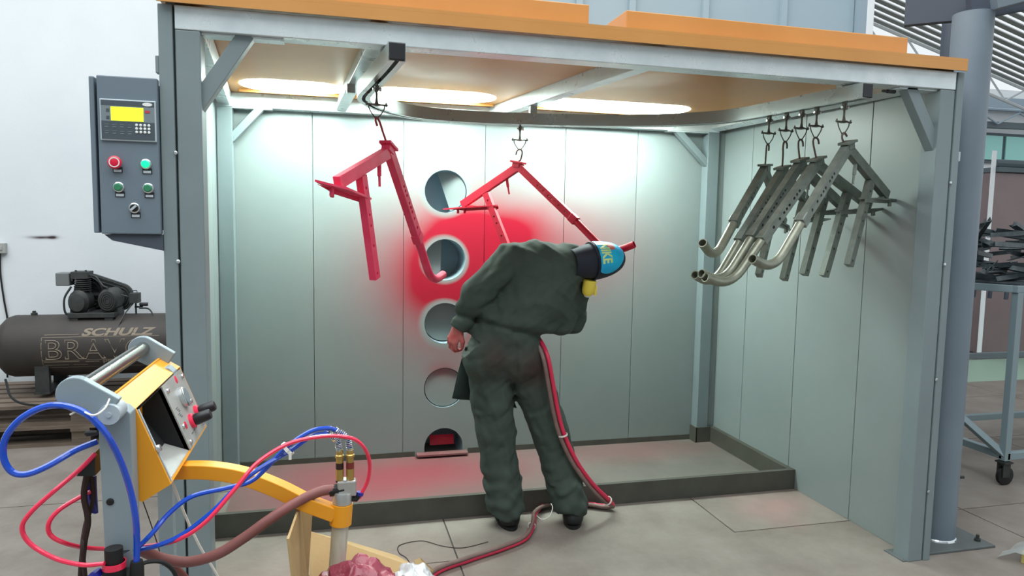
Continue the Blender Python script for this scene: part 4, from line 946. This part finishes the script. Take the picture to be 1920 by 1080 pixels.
C2 = tag(center_origin(MB().cyl((4.215, 0.92, 0), (4.215, .92, 3.0), .07, n=28).ab((4.085, .79, 0), (4.345, 1.05, .012)).build('slim_column', 'dark_beam', smooth=True)), 'slimmer dark column behind the round blue-grey column', 'column')

# wheeled rack with scrap parts
RK = thing('wheeled_rack', (5.1, 0.9, 0), 'grey wheeled steel rack piled with metal parts', 'rack')
RX0, RX1, RYa, RYb = 4.40, 6.2, 0.75, 1.55
def rbar(p, q, w=.045): MB().bar(p, q, w, w, (0, 1, 0) if abs((V(q) - V(p)).normalized().y) < .9 else (1, 0, 0)).build('rack_bar', 'rack_paint', RK, bevel=.003)
LEGX = 4.665
for x in (LEGX, 6.1):
    for y in (RYa, RYb): rbar((x, y, .16), (x, y, 1.24))
rbar((LEGX, RYa, .19), (6.1, RYa, .19)); rbar((LEGX, RYb, .19), (6.1, RYb, .19)); rbar((LEGX, RYa, .19), (LEGX, RYb, .19)); rbar((6.1, RYa, .19), (6.1, RYb, .19))
rbar((LEGX, RYa, .19), (4.30, 1.30, .72), .04); rbar((4.28, RYb - .05, .68), (6.1, RYb - .05, .68), .04); rbar((4.3, RYb - .05, .16), (4.3, RYb - .05, 1.24))
rbar((LEGX - .03, RYa, 1.255), (6.13, RYa, 1.255)); rbar((4.28, RYb, 1.255), (6.13, RYb, 1.255)); rbar((LEGX, RYa, 1.255), (4.28, RYb, 1.255)); rbar((6.1, RYa, 1.255), (6.1, RYb, 1.255))
MB().prism([(4.30, 1.52, 1.279), (LEGX, .74, 1.279), (6.12, .74, 1.279), (6.12, 1.56, 1.279)], (0, 0, .008)).build('shelf_plate', 'scrap', RK)
for k in range(9):
    p = V((LEGX, RYa, 1.21)).lerp(V((4.28, RYb, 1.21)), .06 + .1 * k)
    MB().cyl(p + V((-.03, -.018, .022)), p + V((-.035, -.02, -.022)), .012, n=8).build('peg', 'dark_beam', RK)
for x, y in ((LEGX, RYa), (6.1, RYa), (6.1, RYb), (4.3, RYb - .05)):
    c = MB().ab((x - .035, y - .035, .145), (x + .035, y + .035, .155)).ab((x - .028, y - .024, .055), (x + .028, y - .018, .147)).ab((x - .028, y + .018, .055), (x + .028, y + .024, .147)).build('caster', 'dusty_metal', RK)
    MB().lathe((x + .012, y - .015, .06), (0, 1, 0), [(0, .048), (.004, .06), (.026, .06), (.03, .048)], 18).build('wheel', 'black_rubber', c, smooth=True)
rnd = random.Random(5)
scr = []
for kind in range(3):
    m = MB(); L = (0.42, 0.32, .5)[kind]
    m.bar((-L / 2, 0, 0), (L / 2, 0, 0), .030, .004, (0, 1, 0)); m.bar((-L / 2, .015, -.013), (L / 2, .015, -.013), .004, .030, (0, 1, 0))
    scr.append(m)
for k in range(46):
    kind = k % 3; o = scr[kind].build('steel_part', 'scrap') if k < 3 else bpy.data.objects.new('steel_part', scr_me[kind])
    if k < 3:
        if k == 0: scr_me = []
        scr_me.append(o.data)
    else: COL.objects.link(o)
    lay = k // 9
    o.location = (4.58 + rnd.uniform(0, .7) + .03 * lay, 0.98 + rnd.uniform(-.10, .36), 1.312 + lay * .068 + rnd.uniform(0, .02))
    o.rotation_euler = (rnd.uniform(-.4, .4), rnd.uniform(-.16, .16) + (.35 if lay == 4 and k % 2 else 0), rnd.uniform(-1.2, 1.2))
    tag(o, 'dark steel angle part in the heap on the wheeled rack', 'steel part', 'steel parts heaped on the rack')

# curing oven and the far side of the hall
OV = thing('curing_oven', (11.2, 5.3, 0), 'large brownish steel oven wall behind the wheeled rack', 'oven')
MB().ab((8.465, 4.405, 0.06), (8.525, 4.42, 2.62)).build('corner_jamb', 'far_white', OV)
for k in range(3): MB().ab((8.54 + k * 2.0, 4.42, 0.06), (10.51 + k * 2.0, 6.2, 2.36)).build('oven_panel', 'oven_brown', OV, bevel=.01)
MB().ab((8.53, 4.36, 2.361), (14.6, 6.2, 2.42)).build('top_flange', 'far_dark', OV)
MB().ab((8.40, 4.40, 0.0), (14.6, 6.2, .055)).build('plinth', 'far_dark', OV)
MB().cyl((8.55, 4.45, 2.47), (14.5, 4.45, 2.47), .052, n=8).build('guard_rail', 'far_dark', OV)
w1 = structure(MB().ab((9.6, 8.93, 3.02), (16.5, 8.99, 3.62)).build('window_1', 'far_dark'))
for k in range(5): MB().ab((9.68 + 1.37 * k, 8.90, 3.08), (10.96 + 1.37 * k, 8.925, 3.56)).build('pane', 'window_teal', w1)
t2 = structure(MB().ab((8.0, 8.8, 4.06), (18.5, 8.93, 4.30)).build('trim_2', 'far_grey'))
t3 = structure(MB().bar((8.0, 8.7, 3.66), (18.5, 8.7, 3.80), .12, .1).build('trim_3', 'far_dark'))
m = MB().tube([(8.0, 8.6, 3.98), (18.5, 8.6, 4.06)], .03, 6)
for k in range(20): m.cyl((8.0 + .52 * k, 8.6, 3.98 if k % 2 else 3.74), (8.52 + .52 * k, 8.6, 3.74 if k % 2 else 3.98), .018, n=6)
structure(m.build('trim_4', 'far_grey'))
tag(center_origin(MB().ab((6.6, 3.3, 0.0), (13, 4.35, .004)).build('painted_walkway', 'floor_green')), 'pale green painted walkway strip on the floor before the oven', 'walkway')

# plank wrapped in film, at the right edge
PK = thing('wrapped_plank', (4.1, -0.12, 0), 'pale wooden plank partly wrapped in clear film on floor', 'plank')
dk = V((0.93, 0.36, 0)).normalized(); nk = V((-dk.y, dk.x, 0)); p0 = V((3.80, -0.20, .03))
MB().bar(p0, p0 + dk * 1.3, .06, .16, nk).build('plank', 'pine', PK, bevel=.003)
mm = MB(); vs = []
for i in range(11):
    for j, (a, z) in enumerate(((-.10, .004), (-.088, .064), (0.0, .070), (.088, .064), (.17, .004))):
        q = p0 + dk * (-.05 + .05 * i) + nk * (a + .006 * math.sin(i * 2 + j)); vs.append((q.x, q.y, max(.003, z + .004 * math.sin(i * 3.1 + j * 2))))
mm.add(vs, [(i * 5 + j, i * 5 + j + 1, (i + 1) * 5 + j + 1, (i + 1) * 5 + j) for i in range(10) for j in range(4)])
mm.build('film_wrap', 'film', PK, smooth=True)

# ================================================================== THE WORKER
def smin(a, b, k):
    h = np.clip(0.5 + 0.5 * (b - a) / k, 0, 1); return b * (1 - h) + a * h - k * h * (1 - h)
def d_cone(P, a, b, ra, rb):
    a = np.array(a); b = np.array(b); d = b - a; t = np.clip(((P - a) @ d) / (d @ d), 0, 1)
    return np.linalg.norm(P - a - t[..., None] * d, axis=-1) - (ra + (rb - ra) * t)
def d_ell(P, c, r, R=None):
    Q = P - np.array(c)
    if R is not None: Q = Q @ np.array(R)
    r = np.array(r); k0 = np.linalg.norm(Q / r, axis=-1); k1 = np.linalg.norm(Q / (r * r), axis=-1) + 1e-9
    return k0 * (k0 - 1) / k1
def group(P, prims, k):
    D = None
    for p in prims:
        d = d_cone(P, *p[1:]) if p[0] == 'c' else d_ell(P, *p[1:])
        D = d if D is None else smin(D, d, k)
    return D
def surface_nets(fn, lo, hi, h):
    n = [int(math.ceil((hi[i] - lo[i]) / h)) + 1 for i in range(3)]
    ax = [lo[i] + h * np.arange(n[i]) for i in range(3)]
    G = np.stack(np.meshgrid(*ax, indexing='ij'), -1); D = fn(G)
    S = D < 0; c = [s - 1 for s in n]
    cnt = np.zeros(c); pos = np.zeros(c + [3])
    cor = [(i, j, k) for i in (0, 1) for j in (0, 1) for k in (0, 1)]
    sl = lambda A, o: A[o[0]:o[0] + c[0], o[1]:o[1] + c[1], o[2]:o[2] + c[2]]
    for a in cor:
        for b in cor:
            if sum(b) - sum(a) == 1 and all(y >= x for x, y in zip(a, b)):
                da, db = sl(D, a), sl(D, b); x = (da < 0) != (db < 0)
                t = np.where(x, da / np.where(x, da - db, 1), 0)
                q = np.array(a, float) + t[..., None] * (np.array(b, float) - np.array(a, float))
                pos += np.where(x[..., None], q, 0); cnt += x
    act = cnt > 0; idx = -np.ones(c, int); idx[act] = np.arange(act.sum())
    I = np.argwhere(act); v = np.array(lo) + h * (I + pos[act] / cnt[act][:, None])
    F = []
    for d in range(3):
        o = [0, 0, 0]; o[d] = 1
        sh = [n[i] - (1 if i == d else 0) for i in range(3)]
        A = S[:sh[0], :sh[1], :sh[2]]; Bm = S[o[0]:, o[1]:, o[2]:][:sh[0], :sh[1], :sh[2]]
        E_ = np.argwhere(A != Bm); u, w = [(1, 2), (2, 0), (0, 1)][d]
        for e in E_:
            if e[u] < 1 or e[w] < 1 or e[u] >= c[u] or e[w] >= c[w]: continue
            q = []
            for du, dw in ((-1, -1), (0, -1), (0, 0), (-1, 0)):
                g = e.copy(); g[u] += du; g[w] += dw; q.append(idx[tuple(g)])
            if min(q) < 0: continue
            F.append(tuple(q) if A[tuple(e)] else tuple(q[::-1]))
    return [tuple(x) for x in v], F
PER = thing('person', (1.55, 0.82, 0), 'worker in dark green coveralls and cyan cap bending over, seen from behind', 'person')
hipL = (1.317, 0.870, 0.908); hipR = (1.515, 0.860, 0.892); kneeL = (1.358, 0.860, 0.515); kneeR = (1.655, 0.840, 0.504)
ankL = V((1.415, 0.815, 0.10)); ankR = V((1.762, 0.762, 0.10))
wst = (1.409, 0.880, 1.063); chest = (1.594, 0.890, 1.243); upper = (1.686, 0.870, 1.359); shb = (1.567, 0.880, 1.403); nck = (1.747, 0.840, 1.401)
shL = (1.444, 0.870, 1.415); elL = (1.248, 0.835, 1.251); wrL = (1.162, 0.860, 1.071)
shR = (1.779, 0.930, 1.238); elR = (1.804, 1.020, 1.096); wrR = tuple(V(elR) + V((0.10, 0.25, 0.10)))
hd = (1.891, 0.800, 1.420)
wc = V((1.419, 0.885, 1.065))
pants = [('c', hipL, kneeL, .120, .096), ('c', kneeL, tuple(ankL + V((0, .01, .0))), .093, .098), ('c', hipR, kneeR, .112, .090), ('c', kneeR, tuple(ankR + V((0, .01, .0))), .088, .092),
         ('e', (1.385, 0.880, 0.941), (.200, .150, .160)), ('e', (1.405, 0.885, 1.034), (.195, .14, .10)), ('e', (1.282, 0.800, 0.922), (.105, .10, .12)), ('e', (1.481, 0.800, 0.905), (.098, .10, .12))]
blouse = [('c', wst, chest, .168, .185), ('c', chest, upper, .185, .135), ('e', shb, (.14, .12, .115)), 
          ('c', upper, nck, .11, .085), ('e', (1.702, 0.920, 1.111), (.110, .12, .110)), ('e', (1.525, 0.900, 1.105), (.16, .14, .10))]
armL = [('c', shL, elL, .088, .070), ('c', elL, wrL, .068, .052)]
armR = [('c', shR, elR, .105, .090), ('c', elR, wrR, .085, .06)]
_rk = random.Random(11)
WV = [(np.array([_rk.gauss(0, 1), _rk.gauss(0, 1) * .6, _rk.gauss(0, 1) * s]) * f_, _rk.uniform(0, 6)) for s, f_ in ((1, 28), (1, 34), (1.6, 24), (.8, 44), (2.0, 30), (.6, 38))]
def folds(P):
    d = 0
    for k, ph in WV:
        w2 = np.sin(P @ (k[[1, 2, 0]] * .45) + ph * 1.7) * 1.6
        d = d + (1 - np.abs(np.sin(P @ k * .5 + w2 + ph)) * 2)
    return d / len(WV)
def coverall(P):
    a = group(P, pants, .045); b = group(P, blouse, .05)
    d = smin(a, b, .018); d = smin(d, group(P, armL, .05), .012); d = smin(d, group(P, armR, .05), .014)
    x, y, z = P[..., 0], P[..., 1], P[..., 2]
    d = d + 0.012 * folds(P)
    # pulled-in waist line and the seat seam
    bd = ((x - wc.x) * .25 + (z - wc.z)) / 1.03
    d = d + 0.020 * np.exp(-(bd / .016) ** 2) - 0.010 * np.exp(-((bd - .045) / .03) ** 2)
    sx = 1.415 + (1.06 - z) * .10
    d = d + 0.008 * np.exp(-((x - sx) / .012) ** 2) * (z < wc.z) * (z > .72) * (y < .85)
    # long folds: drawn across the back from the right arm, and down the trousers
    ph = (x - 1.30) * 20 + (z - 1.1) * 52 + 3 * np.sin(x * 11 + z * 5)
    d = d - 0.007 * np.maximum(0, np.sin(ph)) ** 3 * (z > wc.z + .03) * (x > 1.35)
    ph2 = (x - .22 * (1 - z)) * 62 + 2.2 * np.sin(z * 9 + x * 5)
    d = d - 0.006 * np.maximum(0, np.sin(ph2)) ** 2 * (z < .92) * (z > .22)
    ph3 = (x - 1.1) * 55 - (z - 1.1) * 45 + 2 * np.sin(z * 16)
    d = d - 0.006 * np.maximum(0, np.sin(ph3)) ** 2 * (x < 1.42) * (z > wc.z)
    # stacked creases at the hems and knees
    z = P[..., 2]; d = d + 0.005 * np.sin(z * 70 + 5 * np.sin(P[..., 0] * 17 + y * 9)) * np.clip((.36 - z) / .1, 0, 1)
    d = np.maximum(d, (0.062 + .02 * np.sin(P[..., 0] * 30)) - z)                  # hem
    for w, e in ((wrL, elL), (wrR, elR)):                      # cuffs
        a_ = (V(w) - V(e)).normalized(); pl = (P - np.array(w)) @ np.array(a_) - .012
        d = np.maximum(d, np.where(np.linalg.norm(P - np.array(w), axis=-1) < .16, pl, -1))
    return d
vs, fs = surface_nets(coverall, (1.0, 0.58, 0.03), (2.08, 1.42, 1.60), 0.0095)
m = MB(); m.add(vs, fs); cov = m.build('coverall', 'coverall', PER, smooth=True, ang=180)
tag(cov, 'baggy dark green boiler suit with dusty brown seat')
md = cov.modifiers.new('smooth', 'SMOOTH'); md.factor = .5; md.iterations = 2
# belt cord at the waist
ring = []
ax1 = V((1, -.05, -.26)).normalized(); ax2 = V((0.05, 1, 0)).normalized()
for k in range(37):
    a = 2 * math.pi * k / 36; ring.append(wc + ax1 * (.180 * math.cos(a)) + ax2 * (.140 * math.sin(a)))
MB().sweep([(-.004, -.015), (.004, -.015), (.004, .015), (-.004, .015)], ring, cap=False).build('waist_band', 'coverall', PER, smooth=True)
# collar
nk2 = V(nck); hv = (V(hd) - nk2).normalized()
MB().lathe(nk2 - hv * .01, hv, [(0, .088), (.035, .080), (.036, .074), (.0, .078)], 24, cap=False).build('collar', 'coverall', PER, smooth=True)
# body under the clothes, with head and hands
crown = V((0.97, 0.12, 0.10)).normalized(); face = V((0.10, 0.66, -0.74)); face = (face - crown * face.dot(crown)).normalized(); side = crown.cross(face)
HR3 = Matrix((crown, face, side)).transposed()
hd = V(hd)
HP = lambda c, f_, s_: tuple(hd + crown * c + face * f_ + side * s_)
bones = [('c', hipL, kneeL, .065, .05), ('c', kneeL, tuple(ankL), .05, .04), ('c', hipR, kneeR, .065, .05), ('c', kneeR, tuple(ankR), .05, .04), ('c', tuple(ankL), tuple(ankL + V((.02, .12, -.05))), .035, .03), ('c', tuple(ankR), tuple(ankR + V((.03, .12, -.05))), .035, .03),
         ('e', (1.408, 0.880, 0.961), (.115, .09, .11)), ('c', wst, chest, .10, .12), ('c', chest, upper, .13, .09), ('c', shL, elL, .055, .045), ('c', elL, wrL, .042, .031), ('c', shR, elR, .055, .045), ('c', elR, wrR, .042, .03), ('c', upper, shL, .07, .06), ('c', upper, shR, .07, .06),
         ('c', nck, HP(-.05, 0, 0), .058, .055)]
head = [('e', HP(.02, -.005, 0), (.115, .095, .078), HR3), ('e', HP(-.045, .03, 0), (.075, .062, .058), HR3), ('c', HP(-.01, .085, 0), HP(-.035, .108, 0), .010, .015), ('c', HP(-.095, .072, 0), HP(-.09, .08, 0), .022, .02), ('c', HP(-.062, .088, -.02), HP(-.062, .088, .02), .009, .009),
        ('e', HP(-.01, .0, .078), (.032, .018, .010), HR3), ('e', HP(-.01, .0, -.078), (.032, .018, .010), HR3)]
bodyf = lambda P: smin(group(P, bones, .04), group(P, head, .018), .02)
vs, fs = surface_nets(bodyf, (0.95, 0.55, 0.0), (2.2, 1.5, 1.62), 0.0125)
m = MB(); m.add(vs, fs)
def hand(wr, el, palm_n, sgn, curl):
    """palm, four fingers of unequal length and a thumb, curled"""
    w = V(wr); d = (w - V(el)).normalized(); pn = V(palm_n); pn = (pn - d * pn.dot(d)).normalized(); s = d.cross(pn) * sgn
    pr = [('c', tuple(w - d * .03), tuple(w + d * .02), .029, .027), ('c', tuple(w + d * .02 + s * .018), tuple(w + d * .085 + s * .026), .017, .0135), ('c', tuple(w + d * .02), tuple(w + d * .09), .018, .014), ('c', tuple(w + d * .02 - s * .018), tuple(w + d * .08 - s * .024), .017, .0125)]
    fin = []
    for o_, L in ((.030, .92), (.010, 1.05), (-.010, .98), (-.028, .78)):
        p = w + d * (.088 if abs(o_) < .02 else .08) + s * o_; a = curl * .7; seg = (.042, .028, .022); r = .0098
        for q in seg:
            dr = d * math.cos(a) + pn * math.sin(a); e = p + dr * q * L; fin.append(('c', tuple(p), tuple(e), r, r * .92)); p = e; r *= .92; a += curl
    t0 = w + d * .028 + s * .026; t1 = t0 + d * .034 + s * .026 + pn * .016; t2 = t1 + d * .030 + s * .002 + pn * .016
    th = [('c', tuple(t0), tuple(t1), .014, .0115), ('c', tuple(t1), tuple(t2), .0115, .009)]
    fn = lambda P: smin(smin(group(P, pr, .018), group(P, th, .006), .010), group(P, fin, .0015), .005)
    c = w + d * .07; return surface_nets(fn, tuple(c - V((.13,) * 3)), tuple(c + V((.13,) * 3)), 0.0042)
for wr, el, pn, sg, cu in ((wrL, elL, (0.75, 0.45, 0.1), 1, .75), (wrR, elR, (-.6, 0.1, -.6), -1, .9)):
    vs, fs = hand(wr, el, pn, sg, cu); m.add(vs, fs)
body = m.build('body', 'skin', PER, smooth=True, ang=180)
for s_ in (.032, -.032):
    MB().ell(HP(-.005, .088, s_), (.012, .012, .012), None, 10, 8).build('eye', 'key_white', body, smooth=True)
# hood, cap, respirator
MB().lathe(hd - crown * .155, crown, [(0, .072), (.04, .080), (.07, .088), (.11, .094), (.125, .090), (.126, .05)], 28, cap=False).build('hood', 'cap_navy', PER, smooth=True)
prof = []
RC, LC = 0.102, 0.200
for k in range(15):
    a = math.pi / 2 * k / 14; prof.append((-.045 + LC * math.sin(a), max(.0008, RC * math.cos(a) ** 0.8)))
capo = MB().lathe(hd, crown, [(-.045, .095)] + prof, 40, cap=False).build('cap', 'cap_navy', PER, smooth=True)
v1 = V((-.12, -0.86, 0.42)); v1 = (v1 - crown * v1.dot(crown)).normalized(); v2 = crown.cross(v1)
def capsurf(t, az, off):
    a = math.asin(max(0, min(1, (t + .045) / LC))); r = RC * max(0, math.cos(a)) ** .8 + off
    return hd + crown * (t + off * math.sin(a)) + (v1 * math.cos(az) + v2 * math.sin(az)) * r
# cyan gore panel: pointed towards the crown
vs = []; nt, na = 16, 16
for i in range(nt + 1):
    s_ = i / nt; t_ = -.035 + .158 * s_
    wdt = 1.22 * math.sqrt(max(0, 1 - (2 * s_ - .72) ** 2 / 1.65)) if s_ < 1 else .2
    for j in range(na + 1): vs.append(capsurf(t_, -wdt + 2 * wdt * j / na, .0022))
mcp = MB(); mcp.add(vs, [(i * (na + 1) + j, i * (na + 1) + j + 1, (i + 1) * (na + 1) + j + 1, (i + 1) * (na + 1) + j) for i in range(nt) for j in range(na)])
gore = mcp.build('cap_panel', 'cap_cyan', capo, smooth=True)
tv, tf = text_mesh('NIKE', .062, 0, .0022)
w_ = max(v[0] for v in tv); out = []
for a, b, c in tv:      # the word runs down the panel, letters lying towards the neck
    out.append(capsurf(-.022 + b * 1.25, (a - w_ / 2) / .105 * 0.92 * (-1 if v2.z > 0 else 1), .0036))
mt_ = MB(); mt_.add(out, tf); mt_.build('lettering', 'cap_print', gore)
# visor towards the face
vs = []
for i in range(13):
    az = -1.05 + 2.1 * i / 12; dr = face * math.cos(az) + side * math.sin(az)
    vs += [hd - crown * .028 + dr * .100, hd - crown * .045 + dr * .100 + face * .062 * math.cos(az * 1.4)]
mv = MB(); mv.add(vs, [(2 * i, 2 * i + 1, 2 * i + 3, 2 * i + 2) for i in range(12)]); vz = mv.build('visor', 'cap_navy', capo, smooth=True)
sd = vz.modifiers.new('solid', 'SOLIDIFY'); sd.thickness = .004
rp0 = hd + face * .10 - crown * .060
rs = MB().lathe(rp0 - face * .02, face, [(0, .046), (.02, .044), (.04, .032)], 20).build('respirator', 'mask_grey', PER, smooth=True)
fv = V((1.841, 0.800, 1.264))
fd = (face * .6 + V((0, -.1, -.8)) - crown * .12).normalized()
MB().lathe(fv - fd * .055, fd, [(0, .030), (.006, .036), (.06, .034), (.075, .030), (.085, .022)], 20).build('filter', 'mask_yellow', rs, smooth=True)
MB().lathe(fv + fd * .031, fd, [(0, .018), (.008, .016)], 14).build('filter_cap', 'key_white', rs)
MB().bar(fv + V((.038, -.01, .02)), fv + V((.036, -.01, -.03)), .012, .008).build('strap', 'mask_yellow', rs)
# apron tail hanging in front of the thighs
vs = []
TOPL, BOTL = V((1.205, 0.930, 0.951)), V((1.139, 0.950, 0.673)); TOPR, BOTR = V((1.394, 1.020, 0.901)), V((1.518, 1.030, 0.581))
for i in range(9):
    for j in range(9):
        p = TOPL.lerp(TOPR, j / 8).lerp(BOTL.lerp(BOTR, j / 8), i / 8); p.y += .012 * math.sin(j * 1.7 + i * .5); vs.append(p)
ma = MB(); ma.add(vs, [(i * 9 + j, i * 9 + j + 1, (i + 1) * 9 + j + 1, (i + 1) * 9 + j) for i in range(8) for j in range(8)])
ap = ma.build('apron', 'apron', PER, smooth=True); sd = ap.modifiers.new('solid', 'SOLIDIFY'); sd.thickness = .004
# boots
def boot(a, yaw, nm='boot'):
    R = Matrix.Rotation(yaw, 3, 'Z'); out = lambda x, y, z: tuple(V((a.x, a.y, 0)) + R @ V((x, y, z)))
    f_ = lambda P: group(P, [('c', out(0, -.01, .13), out(0, -.012, .06), .052, .05), ('e', out(0, -.02, .042), (.050, .058, .044), R), ('e', out(0, .085, .040), (.052, .115, .044), R), ('e', out(0, .15, .036), (.050, .07, .034), R)], .03)
    g_ = lambda P: np.maximum(f_(P), .012 - P[..., 2])
    vs, fs = surface_nets(g_, (a.x - .26, a.y - .26, .0), (a.x + .26, a.y + .28, .22), .010)
    mb = MB(); mb.add(vs, fs); b = mb.build(nm, 'boot', PER, smooth=True, ang=180)
    pts = []
    for k in range(28):
        t_ = 2 * math.pi * k / 28; y = .058 + .142 * math.sin(t_); x = .051 * math.cos(t_) * (1 - .12 * math.sin(t_)); pts.append(out(x, y - .0, .001))
    MB().prism(pts, (0, 0, .016)).build('sole', 'boot', b)
boot(V((ankL.x + .015, ankL.y, 0)), 0.03); boot(V((ankR.x + .012, ankR.y, 0)), -0.30)

# ---- spray hoses trailing from the worker
g1 = [(1.584, 0.860, 1.011), (1.596, 0.720, 0.936), (1.625, 0.700, 0.785), (1.654, 0.700, 0.644), (1.693, 0.700, 0.514), (1.767, 0.700, 0.363), (1.872, 0.730, 0.223), (1.986, 0.775, 0.107), (2.052, 0.878, 0.030), (1.999, 0.914, 0.020), (1.919, 0.957, 0.022), (1.777, 0.992, 0.020), (1.674, 0.969, 0.028), (1.586, 0.848, 0.030), (1.545, 0.736, 0.022), (1.466, 0.604, 0.016), (1.336, 0.527, 0.014), (1.147, 0.444, 0.014), (0.960, 0.338, 0.014), (0.80, 0.05, .014), (0.72, -0.35, .014), (.70, -.65, .014)]
hose('spray_hose', g1, .0115, 'hose_red', 'thick red spray hose trailing from the worker across the floor', n=12)
g2 = [tuple(V(p) + V((-.026, -.004, -.004 if p[2] > .1 else -.006))) for p in g1[:8]] + [tuple(V(p) + V((-.006, -.008 if k_ > 4 else -.022, .017 if k_ > 4 else .004))) for k_, p in enumerate(g1[8:])]
g2 = [(x, y, max(z, .0085)) for x, y, z in g2]
hose('cable', g2, .0105, 'hose_grey', 'brown-grey gun cable tied alongside the red spray hose', 'cable', n=10)
for nm, (p, d) in (('at the knee', (g1[4], V((.25, 0, -1)))), ('near the floor', (g1[7], V((.7, .3, -.6)))), ('on the floor', (g1[14], V((.3, .9, 0))))):
    c = V(p) + V((-.010, -.004, 0)) + (V((0, 0, .002)) if nm == 'on the floor' else V((0, 0, 0)))
    r_ = .026 if nm != 'on the floor' else .021
    if nm == 'on the floor': c.z = .022
    tag(center_origin(MB().lathe(c, d, [(-.004, r_ - .003), (-.004, r_), (.004, r_), (.004, r_ - .003)], 16, cap=False).build('cable_tie', 'tie_white')), 'white cable tie binding the spray hoses ' + nm, 'cable tie')
hose('tie_tail', [(1.588, 0.884, 0.030), (1.611, 0.810, 0.020), (1.657, 0.812, 0.030), (1.698, 0.884, 0.045), (1.703, 0.932, 0.050)], .0018, 'tie_white', 'loose white tie loop on the hose beside the boots', 'cable tie')
hose('floor_wire', [(0.877, 0.460, 0.003), (0.861, 0.550, 0.003), (0.831, 0.611, 0.004), (0.843, 0.692, 0.003), (0.953, 0.718, 0.003), (1.049, 0.637, 0.003), (1.144, 0.598, 0.003), (1.279, 0.634, 0.004)], .0018, 'cable_brown', 'thin dark wire lying on the concrete before the tray', 'wire')

for o in bpy.data.objects:
    if '_org' in o.keys(): del o['_org']
